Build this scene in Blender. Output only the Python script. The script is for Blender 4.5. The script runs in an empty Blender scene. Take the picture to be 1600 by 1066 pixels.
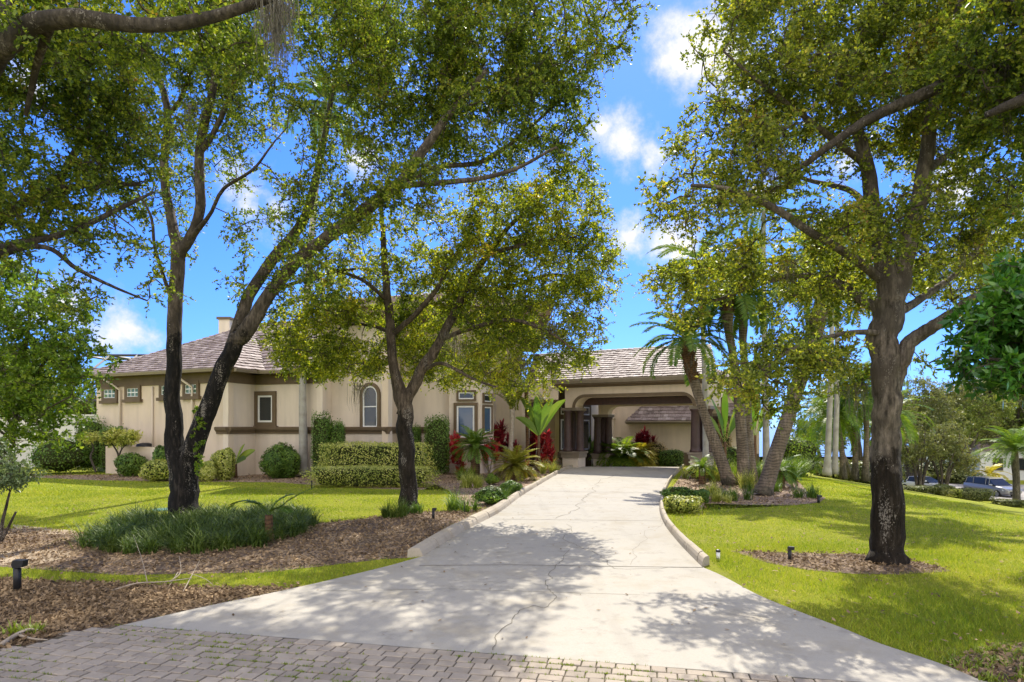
import bpy, bmesh, math, random
import numpy as np
from mathutils import Vector, Matrix
random.seed(7)
RNG = np.random.default_rng(11)
SC = bpy.context.scene
COL = SC.collection
# ------------------------------------------------------------------ camera
H, F, HY = 2.4, 1000.0, 666.0
cam = bpy.data.objects.new('camera', bpy.data.cameras.new('camera'))
COL.objects.link(cam)
cam.location = (0, 0, H); cam.rotation_euler = (math.radians(90), 0, 0)
cam.data.sensor_width = 36; cam.data.lens = 22.5
cam.data.shift_y = (HY-533)/1600.0
cam.data.clip_start = 0.05; cam.data.clip_end = 20000
SC.camera = cam
# ------------------------------------------------------------------ light
SUN_EL, SUN_AZ = math.radians(47), math.radians(12)
def pdir(px, py):
    v = Vector(((px-800)/F, 1, (HY-py)/F)); v.normalize(); return v
world = bpy.data.worlds.new('World'); SC.world = world; world.use_nodes = True
nt = world.node_tree; nt.nodes.clear()
wo = nt.nodes.new('ShaderNodeOutputWorld'); bg = nt.nodes.new('ShaderNodeBackground')
sky = nt.nodes.new('ShaderNodeTexSky'); sky.sky_type = 'NISHITA'; sky.sun_disc = False
sky.sun_elevation = SUN_EL; sky.sun_rotation = SUN_AZ
sky.air_density = 1.0; sky.dust_density = 0.15; sky.ozone_density = 4.0; sky.altitude = 0
bg.inputs['Strength'].default_value = 0.15
tc = nt.nodes.new('ShaderNodeTexCoord')
def wn(t, **k):
    n = nt.nodes.new(t)
    for a, b in k.items(): setattr(n, a, b)
    return n
def wmath(op, a, b=None, c=None, clamp=False):
    n = wn('ShaderNodeMath', operation=op, use_clamp=clamp)
    for i, v in enumerate((a, b, c)):
        if v is None: continue
        if isinstance(v, (int, float)): n.inputs[i].default_value = v
        else: nt.links.new(v, n.inputs[i])
    return n.outputs[0]
noi = wn('ShaderNodeTexNoise'); noi.inputs['Scale'].default_value = 9; noi.inputs['Detail'].default_value = 9
noi.inputs['Roughness'].default_value = 0.66
nt.links.new(tc.outputs['Generated'], noi.inputs['Vector'])
fall = None
for (px, py, r) in [(1085,70,.085),(1130,105,.07),(1060,40,.05),(975,225,.06),(940,200,.035),(1030,240,.05),(385,305,.065),(430,330,.05),(1040,380,.07),
                    (985,370,.05),(90,470,.07),(20,420,.05),(180,520,.06),(1320,255,.045),(60,150,.05),(1190,300,.04),(560,250,.05),(700,480,.05),(1500,300,.06)]:
    d = wn('ShaderNodeVectorMath', operation='DISTANCE'); d.inputs[1].default_value = pdir(px, py)
    nt.links.new(tc.outputs['Generated'], d.inputs[0])
    q = wmath('MULTIPLY_ADD', d.outputs['Value'], -1.0/r, 1.0)
    fall = q if fall is None else wmath('MAXIMUM', fall, q)
fall = wmath('MAXIMUM', fall, -0.9)
# unseen bright cloud added behind and above the camera to fill shaded walls
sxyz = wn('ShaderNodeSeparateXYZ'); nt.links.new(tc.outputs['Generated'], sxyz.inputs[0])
fill_cloud = wmath('MULTIPLY_ADD', sxyz.outputs[1], -3.2, -0.35); fill_cloud = wmath('MAXIMUM', fill_cloud, wmath('MULTIPLY_ADD', sxyz.outputs[2], 4.0, -3.0)); fill_cloud = wmath('MINIMUM', fill_cloud, 0.75)
fall = wmath('MAXIMUM', fall, fill_cloud)
s = wmath('MULTIPLY_ADD', noi.outputs['Fac'], 3.2, -1.75)
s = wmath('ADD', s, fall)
m = wn('ShaderNodeMapRange', interpolation_type='SMOOTHSTEP'); nt.links.new(s, m.inputs['Value'])
m.inputs['From Min'].default_value = 0.0; m.inputs['From Max'].default_value = 0.95
mix = wn('ShaderNodeMixRGB'); nt.links.new(m.outputs['Result'], mix.inputs['Fac'])
hsv = wn('ShaderNodeHueSaturation'); hsv.inputs['Saturation'].default_value = 1.2; hsv.inputs['Hue'].default_value = 0.497
nt.links.new(sky.outputs[0], hsv.inputs['Color'])
tint = wn('ShaderNodeMixRGB', blend_type='MULTIPLY'); tint.inputs['Fac'].default_value = 1; tint.inputs['Color2'].default_value = (.38, .46, .76, 1)
nt.links.new(hsv.outputs[0], tint.inputs['Color1']); nt.links.new(tint.outputs[0], mix.inputs['Color1'])
va = wn('ShaderNodeVectorMath', operation='ADD'); va.inputs[1].default_value = (0, 0, .08); nt.links.new(tc.outputs['Generated'], va.inputs[0])
vn_ = wn('ShaderNodeVectorMath', operation='NORMALIZE'); nt.links.new(va.outputs[0], vn_.inputs[0]); nt.links.new(vn_.outputs[0], sky.inputs[0])
cr = wn('ShaderNodeMixRGB'); cr.inputs['Color1'].default_value = (2.3, 2.45, 2.75, 1); cr.inputs['Color2'].default_value = (3.6, 3.5, 3.4, 1)
m2 = wn('ShaderNodeMapRange'); nt.links.new(s, m2.inputs['Value']); m2.inputs['From Min'].default_value = 0.3; m2.inputs['From Max'].default_value = 1.2
nt.links.new(m2.outputs['Result'], cr.inputs['Fac'])
# brightness raised on the added clouds so they act as fill light
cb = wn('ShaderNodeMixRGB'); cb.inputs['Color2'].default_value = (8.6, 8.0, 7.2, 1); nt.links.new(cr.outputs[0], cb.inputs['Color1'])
fill_gain = wmath('MAXIMUM', wmath('MULTIPLY_ADD', sxyz.outputs[1], -2.5, -0.2, clamp=True), wmath('MULTIPLY_ADD', sxyz.outputs[2], 2.0, -1.45, clamp=True)); nt.links.new(fill_gain, cb.inputs['Fac']); nt.links.new(cb.outputs[0], mix.inputs['Color2'])
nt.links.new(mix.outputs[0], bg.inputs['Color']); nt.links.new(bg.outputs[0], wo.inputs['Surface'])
sd = bpy.data.lights.new('sun', 'SUN'); sd.energy = 3.3; sd.angle = math.radians(0.53); sd.color = (1.0, .93, .80)
sun = bpy.data.objects.new('sun', sd); COL.objects.link(sun)
sdir = Vector((math.sin(SUN_AZ)*math.cos(SUN_EL), math.cos(SUN_AZ)*math.cos(SUN_EL), math.sin(SUN_EL)))
sun.rotation_euler = sdir.to_track_quat('Z', 'Y').to_euler()
SC.view_settings.view_transform = 'Standard'; SC.view_settings.look = 'None'
SC.view_settings.exposure = 1.2; SC.view_settings.gamma = 1
SC.render.engine = 'CYCLES'
SC.cycles.max_bounces = 8; SC.cycles.diffuse_bounces = 4; SC.cycles.transmission_bounces = 6; SC.cycles.transparent_max_bounces = 8

# ------------------------------------------------------------------ helpers
def W(px, py, Y): return Vector(((px-800)/F*Y, Y, H+(HY-py)/F*Y))
def G(px, py, z=0.0):
    Y = (H-z)*F/(py-HY); return Vector(((px-800)/F*Y, Y, z))
def hz(x, y):
    x = np.asarray(x, float); y = np.asarray(y, float)
    t = (x-14.5)/1.6
    s = 1.6*np.log1p(np.exp(np.clip(t, -30, 30))); s = np.where(t > 30, x-14.5, s)
    z = -0.16*s
    z = np.maximum(z, -3.95-0.012*np.maximum(0, x-42))
    back = np.clip((y-37.8)/3.0, 0, 1)*0.32
    z = z-back*np.clip((20-x)/6, 0, 1)
    far = np.clip((y-95)/120, 0, 1)
    z = z*(1-far)+(-13)*far
    return z
def gz(x, y): return float(hz(x, y))
def norm(v):
    return v/np.maximum(np.linalg.norm(v, axis=-1, keepdims=True), 1e-9)

def link(o, parent=None):
    COL.objects.link(o)
    if parent is not None: o.parent = parent
    return o
def setp(o, label=None, cat=None, group=None, kind=None):
    if label: o['label'] = label
    if cat: o['category'] = cat
    if group: o['group'] = group
    if kind: o['kind'] = kind
    return o
def thing(name, label, cat, loc=(0,0,0), group=None):
    # parts are built in world coordinates; the empty sits at the base and parts are shifted back
    o = bpy.data.objects.new(name, None); o.location = loc; o.empty_display_size = .2
    COL.objects.link(o); setp(o, label, cat, group); return o
def fix(o, parent):
    if parent is not None:
        o.parent = parent
        root = parent; loc = Vector((0,0,0))
        while root is not None: loc += root.location; root = root.parent
        o.location = -loc
    return o
class MB:
    def __init__(s): s.v = []; s.f = []
    def add(s, vs, fs):
        b = len(s.v); s.v += [tuple(v) for v in vs]; s.f += [tuple(b+i for i in f) for f in fs]; return s
    def box(s, x0, x1, y0, y1, z0, z1):
        return s.add([(x0,y0,z0),(x1,y0,z0),(x1,y1,z0),(x0,y1,z0),(x0,y0,z1),(x1,y0,z1),(x1,y1,z1),(x0,y1,z1)],
                     [(0,3,2,1),(4,5,6,7),(0,1,5,4),(1,2,6,5),(2,3,7,6),(3,0,4,7)])
    def tube(s, pts, rad, n=8, cap=True, lump=0.0, seed=0):
        pts = np.array([tuple(p) for p in pts], float); rad = np.asarray(rad, float)*np.ones(len(pts))
        t = norm(np.gradient(pts, axis=0))
        ref = np.array([0, 1, 0.]) if abs(t[0][1]) < .8 else np.array([1., 0, 0])
        u = norm(np.cross(t[0], ref)); rg = np.random.default_rng(seed)
        ph = rg.uniform(0, 6.28, 4)
        vs = []
        for i in range(len(pts)):
            u = norm(u-t[i]*np.dot(u, t[i])); w = np.cross(t[i], u)
            for k in range(n):
                a = 2*math.pi*k/n
                r = rad[i]
                if lump: r *= 1+lump*(math.sin(3*a+ph[0]+i*.35)*.5+math.sin(5*a+ph[1]-i*.5)*.35+rg.uniform(-.1,.1))
                vs.append(pts[i]+r*(math.cos(a)*u+math.sin(a)*w))
        fs = [(i*n+k, i*n+(k+1)%n, (i+1)*n+(k+1)%n, (i+1)*n+k) for i in range(len(pts)-1) for k in range(n)]
        if cap: fs += [tuple(range(n-1, -1, -1)), tuple((len(pts)-1)*n+k for k in range(n))]
        return s.add(vs, fs)
    def lathe(s, c, prof, n=16):
        vs = []; 
        for (r, z) in prof:
            for k in range(n):
                a = 2*math.pi*k/n; vs.append((c[0]+r*math.cos(a), c[1]+r*math.sin(a), c[2]+z))
        fs = [(i*n+k, i*n+(k+1)%n, (i+1)*n+(k+1)%n, (i+1)*n+k) for i in range(len(prof)-1) for k in range(n)]
        fs += [tuple(range(n-1, -1, -1)), tuple((len(prof)-1)*n+k for k in range(n))]
        return s.add(vs, fs)
    def build(s, name, mat, parent=None, smooth=False, bevel=0):
        me = bpy.data.meshes.new(name); me.from_pydata(s.v, [], s.f); me.update()
        o = bpy.data.objects.new(name, me); COL.objects.link(o); me.materials.append(mat)
        if smooth: me.polygons.foreach_set('use_smooth', [True]*len(me.polygons))
        if bevel:
            b = o.modifiers.new('bevel', 'BEVEL'); b.width = bevel; b.segments = 2; b.limit_method = 'ANGLE'
        fix(o, parent); return o
def npmesh(name, Q, mat, parent=None):
    """Q: (n, k, 3) separate polygons"""
    Q = np.ascontiguousarray(Q, dtype=np.float32); n, k, _ = Q.shape
    me = bpy.data.meshes.new(name)
    me.vertices.add(n*k); me.vertices.foreach_set('co', Q.reshape(-1))
    me.loops.add(n*k); me.loops.foreach_set('vertex_index', np.arange(n*k, dtype=np.int32))
    me.polygons.add(n); me.polygons.foreach_set('loop_start', np.arange(0, n*k, k, dtype=np.int32))
    try: me.polygons.foreach_set('loop_total', np.full(n, k, dtype=np.int32))
    except Exception: pass
    me.update(calc_edges=True)
    me.materials.append(mat)
    o = bpy.data.objects.new(name, me); COL.objects.link(o); fix(o, parent); return o
def inpoly(x, y, P):
    P = np.array([(p[0], p[1]) for p in P]); r = np.zeros(len(x), bool); j = len(P)-1
    for i in range(len(P)):
        xi, yi = P[i]; xj, yj = P[j]
        c = ((yi > y) != (yj > y)) & (x < (xj-xi)*(y-yi)/(yj-yi+1e-12)+xi)
        r ^= c; j = i
    return r

# ------------------------------------------------------------------ materials
def newmat(name):
    m = bpy.data.materials.new(name); m.use_nodes = True; t = m.node_tree; t.nodes.clear()
    out = t.nodes.new('ShaderNodeOutputMaterial'); p = t.nodes.new('ShaderNodeBsdfPrincipled')
    t.links.new(p.outputs[0], out.inputs['Surface']); return m, t, p, out
def ramp(t, fac, stops):
    r = t.nodes.new('ShaderNodeValToRGB'); e = r.color_ramp.elements
    while len(e) > 1: e.remove(e[0])
    e[0].position = stops[0][0]; e[0].color = (*stops[0][1], 1)
    for p, c in stops[1:]:
        q = e.new(p); q.color = (*c, 1)
    t.links.new(fac, r.inputs['Fac']); return r.outputs['Color']
def noise(t, scale, detail=4, rough=.55, vec=None):
    n = t.nodes.new('ShaderNodeTexNoise'); n.inputs['Scale'].default_value = scale; n.inputs['Detail'].default_value = detail
    n.inputs['Roughness'].default_value = rough
    if vec is None:
        g = t.nodes.new('ShaderNodeNewGeometry'); vec = g.outputs['Position']
    t.links.new(vec, n.inputs['Vector']); return n.outputs['Fac']
def mixc(t, f, a, b, mode='MIX'):
    n = t.nodes.new('ShaderNodeMixRGB'); n.blend_type = mode
    for i, v in (('Fac', f), ('Color1', a), ('Color2', b)):
        if isinstance(v, tuple): n.inputs[i].default_value = (*v, 1)
        elif isinstance(v, (int, float)): n.inputs[i].default_value = v
        else: t.links.new(v, n.inputs[i])
    return n.outputs[0]
def bump(t, p, h, strength=.4, dist=.02):
    b = t.nodes.new('ShaderNodeBump'); b.inputs['Strength'].default_value = strength; b.inputs['Distance'].default_value = dist
    t.links.new(h, b.inputs['Height']); t.links.new(b.outputs[0], p.inputs['Normal'])
def mat(name, c1, c2=None, scale=4, rough=.8, bs=0, bstr=.3, metal=0, island=False, spec=.4, bdist=.02):
    m, t, p, o = newmat(name); c2 = c2 or tuple(x*.8 for x in c1)
    if island:
        g = t.nodes.new('ShaderNodeNewGeometry'); f = g.outputs['Random Per Island']
        c = ramp(t, f, [(0, c1), (1, c2)])
        c = mixc(t, .35, c, ramp(t, noise(t, scale), [(.3, c1), (.7, c2)]))
    else:
        c = ramp(t, noise(t, scale, 6), [(.32, c1), (.68, c2)])
    t.links.new(c, p.inputs['Base Color']); p.inputs['Roughness'].default_value = rough; p.inputs['Metallic'].default_value = metal
    p.inputs['Specular IOR Level'].default_value = spec
    if bs: bump(t, p, noise(t, bs, 5), bstr, bdist)
    return m
def leafmat(name, stops, transl=.42, tcol=(1.25, 1.15, .45), clump=1.2, rough=.45, spec=.35):
    m, t, p, out = newmat(name)
    g = t.nodes.new('ShaderNodeNewGeometry')
    add = t.nodes.new('ShaderNodeMath'); add.operation = 'MULTIPLY_ADD'
    t.links.new(noise(t, clump, 2), add.inputs[0]); add.inputs[1].default_value = 1.1; 
    sub = t.nodes.new('ShaderNodeMath'); sub.operation = 'MULTIPLY_ADD'
    t.links.new(g.outputs['Random Per Island'], sub.inputs[0]); sub.inputs[1].default_value = .7; sub.inputs[2].default_value = -.4
    t.links.new(sub.outputs[0], add.inputs[2])
    c = ramp(t, add.outputs[0], stops)
    t.links.new(c, p.inputs['Base Color']); p.inputs['Roughness'].default_value = rough
    p.inputs['Specular IOR Level'].default_value = spec
    tr = t.nodes.new('ShaderNodeBsdfTranslucent')
    t.links.new(mixc(t, 1.0, c, tcol, 'MULTIPLY'), tr.inputs['Color'])
    mx = t.nodes.new('ShaderNodeMixShader'); mx.inputs[0].default_value = transl
    t.links.new(p.outputs[0], mx.inputs[1]); t.links.new(tr.outputs[0], mx.inputs[2]); t.links.new(mx.outputs[0], out.inputs['Surface'])
    return m
OAK = leafmat('oak_leaf', [(0, (.045,.08,.015)), (.35, (.115,.17,.026)), (.62, (.23,.30,.04)), (.85, (.46,.48,.06)), (1, (.27,.16,.06))], .52, (1.35,1.38,.5))
OAK2 = leafmat('oak_leaf_yellowing', [(0, (.055,.09,.016)), (.35, (.14,.19,.03)), (.6, (.27,.32,.045)), (.85, (.48,.48,.07)), (1, (.34,.2,.08))], .52, (1.42,1.38,.5))
OAKY = leafmat('oak_leaf_sunny', [(0, (.06,.10,.016)), (.35, (.16,.22,.03)), (.6, (.31,.36,.045)), (.85, (.56,.55,.06)), (1, (.4,.24,.08))], .58, (1.45,1.42,.45), clump=.8)
FRESH = leafmat('fresh_leaf', [(0, (.05,.11,.012)), (.5, (.14,.23,.025)), (1, (.32,.4,.05))], .45, (1.3,1.3,.5))
MAGN = leafmat('magnolia_leaf', [(0, (.025,.09,.012)), (.6, (.07,.2,.025)), (1, (.16,.32,.035))], .3, (1.3,1.4,.4), rough=.25, spec=.6)
BOX = leafmat('hedge_leaf', [(0, (.04,.10,.014)), (.5, (.10,.19,.025)), (1, (.22,.33,.05))], .3)
VARI = leafmat('variegated_leaf', [(0, (.12,.18,.03)), (.4, (.33,.38,.06)), (.75, (.62,.62,.16)), (1, (.62,.6,.28))], .3)
PALM = leafmat('palm_leaf', [(0, (.06,.13,.02)), (.5, (.12,.22,.03)), (1, (.25,.34,.05))], .4)
SAGOY = leafmat('sago_leaf_yellow', [(0, (.14,.17,.03)), (.5, (.3,.3,.04)), (1, (.45,.4,.06))], .35)
RED = leafmat('ti_leaf_red', [(0, (.22,.02,.035)), (.5, (.5,.05,.06)), (1, (.75,.16,.13))], .4, (1.3,.9,.8))
DRED = leafmat('ti_leaf_dark_red', [(0, (.09,.012,.02)), (.5, (.24,.02,.035)), (1, (.4,.05,.06))], .35, (1.3,.8,.8))
LIRI = leafmat('liriope_leaf', [(0, (.028,.055,.010)), (.5, (.075,.125,.018)), (1, (.17,.22,.045))], .2, (1.1,1.2,.6), rough=.5, spec=.15)
YELL = leafmat('croton_leaf', [(0, (.3,.3,.03)), (.5, (.5,.45,.05)), (1, (.6,.5,.1))], .35)
BEIGE = leafmat('dry_shrub_leaf', [(0, (.3,.2,.08)), (1, (.55,.42,.2))], .3, (1.1,1,.7))
LIME = leafmat('banana_leaf', [(0, (.1,.22,.03)), (1, (.22,.33,.07))], .4)
BGT = leafmat('background_leaf', [(0, (.07,.10,.03)), (.5, (.17,.2,.06)), (1, (.32,.32,.13))], .35, clump=.3)
BGT2 = leafmat('background_leaf_fresh', [(0, (.07,.12,.02)), (.5, (.18,.24,.04)), (1, (.32,.36,.07))], .35, clump=.3)
GRASSB = leafmat('grass_blade', [(0, (.12,.21,.015)), (.4, (.27,.36,.02)), (.75, (.46,.48,.035)), (1, (.62,.54,.16))], .35, (1.2,1.2,.5), clump=.45)
MOSS = leafmat('moss_strand', [(0, (.10,.09,.06)), (1, (.24,.21,.15))], .3, (1,1,.9))
def bark(name, base, dark, zdark=None, spots=True, rings=False, zlo=None):
    m, t, p, o = newmat(name)
    g = t.nodes.new('ShaderNodeNewGeometry'); mp = t.nodes.new('ShaderNodeMapping'); mp.inputs['Scale'].default_value = (1, 1, .25)
    t.links.new(g.outputs['Position'], mp.inputs['Vector'])
    n1 = noise(t, 14, 6, .65, mp.outputs[0]); n2 = noise(t, 2.2, 4)
    c = ramp(t, n1, [(.34, tuple(x*.3 for x in base)), (.5, base), (.66, tuple(min(1, x*1.9) for x in base))])
    c = mixc(t, mixv(t, n2, .45, .65), c, tuple(x*.6 for x in base))
    if rings:
        w = t.nodes.new('ShaderNodeTexWave'); w.bands_direction = 'Z'; w.inputs['Scale'].default_value = rings; w.inputs['Distortion'].default_value = 7
        w.inputs['Detail'].default_value = 3; t.links.new(g.outputs['Position'], w.inputs['Vector'])
        c = mixc(t, .42, c, ramp(t, w.outputs['Fac'], [(.2, tuple(x*.35 for x in base)), (.7, tuple(min(1, x*1.3) for x in base))]))
    if zdark is not None:
        sx = t.nodes.new('ShaderNodeSeparateXYZ'); t.links.new(g.outputs['Position'], sx.inputs[0])
        a = t.nodes.new('ShaderNodeMath'); a.operation = 'MULTIPLY_ADD'; t.links.new(noise(t, 3.0, 4, .6), a.inputs[0]); a.inputs[1].default_value = 2.4
        t.links.new(sx.outputs[2], a.inputs[2])
        mr = t.nodes.new('ShaderNodeMapRange'); t.links.new(a.outputs[0], mr.inputs['Value'])
        mr.inputs['From Min'].default_value = zdark+1.0; mr.inputs['From Max'].default_value = zdark+1.3; mr.inputs['To Min'].default_value = 1; mr.inputs['To Max'].default_value = 0
        dk = ramp(t, n1, [(.35, dark), (.55, tuple(x*2.5 for x in dark)), (.72, tuple(x*.55 for x in base))])
        c = mixc(t, mr.outputs[0], c, dk)
    if spots:
        mp2 = t.nodes.new('ShaderNodeMapping'); mp2.inputs['Scale'].default_value = (1, 1, .7); t.links.new(g.outputs['Position'], mp2.inputs['Vector'])
        s1 = noise(t, 40, 3, .65, mp2.outputs[0]); s2 = noise(t, 5, 2, .5, mp.outputs[0])
        mm = t.nodes.new('ShaderNodeMath'); mm.operation = 'MULTIPLY'; t.links.new(s1, mm.inputs[0]); t.links.new(s2, mm.inputs[1])
        c = mixc(t, mixv(t, mm.outputs[0], .345, .385), c, (.27,.24,.20))
    t.links.new(c, p.inputs['Base Color']); p.inputs['Roughness'].default_value = .85; p.inputs['Specular IOR Level'].default_value = .25
    n5 = noise(t, 38, 5, .7, mp.outputs[0]); hh = t.nodes.new('ShaderNodeMath'); hh.operation = 'MULTIPLY_ADD'; t.links.new(n5, hh.inputs[0]); hh.inputs[1].default_value = .8; t.links.new(n1, hh.inputs[2])
    bump(t, p, hh.outputs[0], 1.0, .06)
    return m
def mixv(t, v, a, b):
    mr = t.nodes.new('ShaderNodeMapRange'); t.links.new(v, mr.inputs['Value']); mr.inputs['From Min'].default_value = a; mr.inputs['From Max'].default_value = b
    return mr.outputs[0]
BK1 = bark('bark_black_based', (.13,.105,.082), (.007,.006,.005), 4.6)
BK2 = bark('bark_brown', (.12,.092,.068), (.013,.010,.007), 2.8)
BK3 = bark('bark_grey_brown', (.17,.14,.11), (.011,.008,.005), 1.9)
BK4 = bark('bark_grey', (.095,.078,.06), (.02,.02,.02))
BTW = bark('bark_twig', (.11,.085,.06), (.02,.02,.02), spots=False)
PBK = bark('palm_bark', (.21,.165,.12), (.045,.04,.028), .2, rings=3.1, spots=True)
PBULB = bark('palm_boots', (.17,.095,.05), (.05,.04,.03), rings=3.5, spots=False)
ROY = mat('royal_palm_bark', (.42,.4,.35), (.27,.25,.21), 2.5, .8, 12, .3)
CANE = mat('cane_bark', (.4,.36,.28), (.25,.2,.15), 8)
def stucco(name, c):
    m, t, p, o = newmat(name); g = t.nodes.new('ShaderNodeNewGeometry'); mp = t.nodes.new('ShaderNodeMapping'); mp.inputs['Scale'].default_value = (1, 1, .12)
    t.links.new(g.outputs['Position'], mp.inputs['Vector'])
    a = ramp(t, noise(t, 2.2, 5, .6, mp.outputs[0]), [(.3, tuple(x*.86 for x in c)), (.55, c), (.8, tuple(x*1.05 for x in c))])
    a = mixc(t, mixv(t, noise(t, .7, 5), .45, .8), a, tuple(x*.86 for x in c))
    t.links.new(a, p.inputs['Base Color']); p.inputs['Roughness'].default_value = .92; p.inputs['Specular IOR Level'].default_value = .15
    bump(t, p, noise(t, 45, 5, .7), .5, .02); return m
STUC = stucco('stucco_beige', (.70,.575,.44))
STUC2 = stucco('stucco_pale', (.72,.62,.51))
TRIM = mat('trim_brown', (.155,.11,.065), (.12,.085,.05), 2, .7, spec=.3)
GUT = mat('gutter_taupe', (.27,.22,.165), (.22,.18,.13), 2, .5)
DWOOD = mat('dark_stained_wood', (.085,.04,.03), (.05,.025,.02), 6, .5, 20, .3)
COLM = mat('column_dark_brown', (.085,.05,.045), (.06,.036,.032), 5, .5)
def roofmat():
    m, t, p, o = newmat('roof_tile')
    g = t.nodes.new('ShaderNodeNewGeometry')
    c = ramp(t, g.outputs['Random Per Island'], [(0, (.12,.088,.075)), (.35, (.215,.165,.145)), (.7, (.31,.25,.225)), (1, (.43,.365,.335))])
    c = mixc(t, mixv(t, noise(t, 1.0, 5), .4, .7), c, (.2,.145,.13))
    c = mixc(t, mixv(t, noise(t, 12, 4), .55, .75), c, (.42,.36,.34))
    t.links.new(c, p.inputs['Base Color']); p.inputs['Roughness'].default_value = .7
    return m
ROOF = roofmat()
WHITEF = mat('window_frame_white', (.8,.8,.78), (.74,.74,.72), 2, .4)
def glassmat(name, c, rough=.03):
    m, t, p, o = newmat(name); p.inputs['Base Color'].default_value = (*c, 1); p.inputs['Roughness'].default_value = rough
    p.inputs['Specular IOR Level'].default_value = .5; p.inputs['Coat Weight'].default_value = .0; p.inputs['Coat Roughness'].default_value = .02; return m
GLASS = glassmat('window_glass', (.03,.035,.035)); GBLOCK = glassmat('glass_block', (.10,.17,.13), .25)
BLUEG = glassmat('sky_painted_glass', (.05,.09,.16))  # blue of a reflected sky is put into the base colour
BLACKM = mat('black_metal', (.012,.012,.014), (.02,.02,.022), 5, .45)
# ------------------------------------------------------------------ ground
def lawn_mat():
    m, t, p, o = newmat('lawn')
    a = ramp(t, noise(t, .5, 5), [(.3, (.24,.28,.025)), (.5, (.36,.38,.035)), (.72, (.48,.46,.06))])
    b = ramp(t, noise(t, 34, 6, .7), [(.3, (.07,.12,.012)), (.55, (.28,.31,.03)), (.78, (.46,.45,.09))])
    c = mixc(t, .5, a, b); c = mixc(t, mixv(t, noise(t, 1.4, 6, .7), .58, .8), c, (.40,.34,.12)); t.links.new(c, p.inputs['Base Color']); p.inputs['Roughness'].default_value = .95; p.inputs['Specular IOR Level'].default_value = .1
    bump(t, p, noise(t, 60, 5, .7), 1.0, .05); return m
LAWN = lawn_mat()
def concrete(name='concrete', c=(.40,.375,.325)):
    m, t, p, o = newmat(name)
    a = ramp(t, noise(t, .45, 6, .6), [(.3, tuple(x*.86 for x in c)), (.7, tuple(x*1.06 for x in c))])
    b = ramp(t, noise(t, 55, 5, .7), [(.25, tuple(x*.72 for x in c)), (.5, c), (.8, tuple(x*1.15 for x in c))])
    c3 = mixc(t, .45, a, b)
    c3 = mixc(t, mixv(t, noise(t, 2.6, 6, .7), .55, .78), c3, tuple(x*.62 for x in c)); c3 = mixc(t, mixv(t, noise(t, .9, 7, .65), .5, .75), c3, (c[0]*.8, c[1]*.76, c[2]*.68))
    g = t.nodes.new('ShaderNodeNewGeometry'); mp = t.nodes.new('ShaderNodeMapping'); mp.inputs['Scale'].default_value = (1.5, .12, 1); mp.inputs['Rotation'].default_value = (0, 0, .12)
    t.links.new(g.outputs['Position'], mp.inputs['Vector'])
    c3 = mixc(t, mixv(t, noise(t, 1.3, 5, .6, mp.outputs[0]), .55, .85), c3, tuple(x*.78 for x in c))
    v = t.nodes.new('ShaderNodeTexVoronoi'); v.inputs['Scale'].default_value = 2.6; t.links.new(g.outputs['Position'], v.inputs['Vector'])
    c3 = mixc(t, mixv(t, v.outputs['Distance'], .03, .018), c3, (.16,.11,.07))
    t.links.new(c3, p.inputs['Base Color']); p.inputs['Roughness'].default_value = .9; p.inputs['Specular IOR Level'].default_value = .2
    bump(t, p, noise(t, 90, 4), .25, .01); return m
CONC = concrete(); KERB = concrete('kerb_concrete', (.44,.385,.30))
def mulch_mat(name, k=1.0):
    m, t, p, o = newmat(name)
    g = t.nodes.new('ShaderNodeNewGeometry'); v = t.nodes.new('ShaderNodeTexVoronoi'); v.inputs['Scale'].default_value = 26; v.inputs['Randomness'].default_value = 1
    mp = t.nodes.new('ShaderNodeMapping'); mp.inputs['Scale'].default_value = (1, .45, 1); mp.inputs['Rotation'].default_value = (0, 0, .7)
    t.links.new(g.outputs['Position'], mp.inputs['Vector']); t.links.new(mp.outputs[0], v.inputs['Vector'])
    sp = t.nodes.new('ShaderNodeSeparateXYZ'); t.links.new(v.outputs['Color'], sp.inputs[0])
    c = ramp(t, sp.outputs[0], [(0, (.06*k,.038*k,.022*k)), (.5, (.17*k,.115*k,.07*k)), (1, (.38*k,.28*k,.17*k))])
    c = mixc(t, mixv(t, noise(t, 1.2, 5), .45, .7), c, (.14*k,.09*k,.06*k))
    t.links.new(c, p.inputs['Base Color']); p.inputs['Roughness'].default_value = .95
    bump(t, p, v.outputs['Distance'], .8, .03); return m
MULCH = mulch_mat('mulch'); SANDY = mat('sandy_soil', (.42,.34,.24), (.26,.19,.12), 1.5, .95, 30, .6)
CHIP = mat('mulch_chip', (.06,.038,.02), (.42,.30,.175), 3, .9, island=True, spec=.15)
PAVM = mat('paver_concrete', (.42,.36,.29), (.25,.215,.175), 7, .9, 40, .4, island=True, spec=.2)
JOINT = mat('joint_dirt', (.07,.06,.045), (.12,.10,.06), 20, .95)
WEEDM = leafmat('weed_leaf', [(0, (.12,.2,.02)), (1, (.3,.36,.04))], .3)

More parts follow.
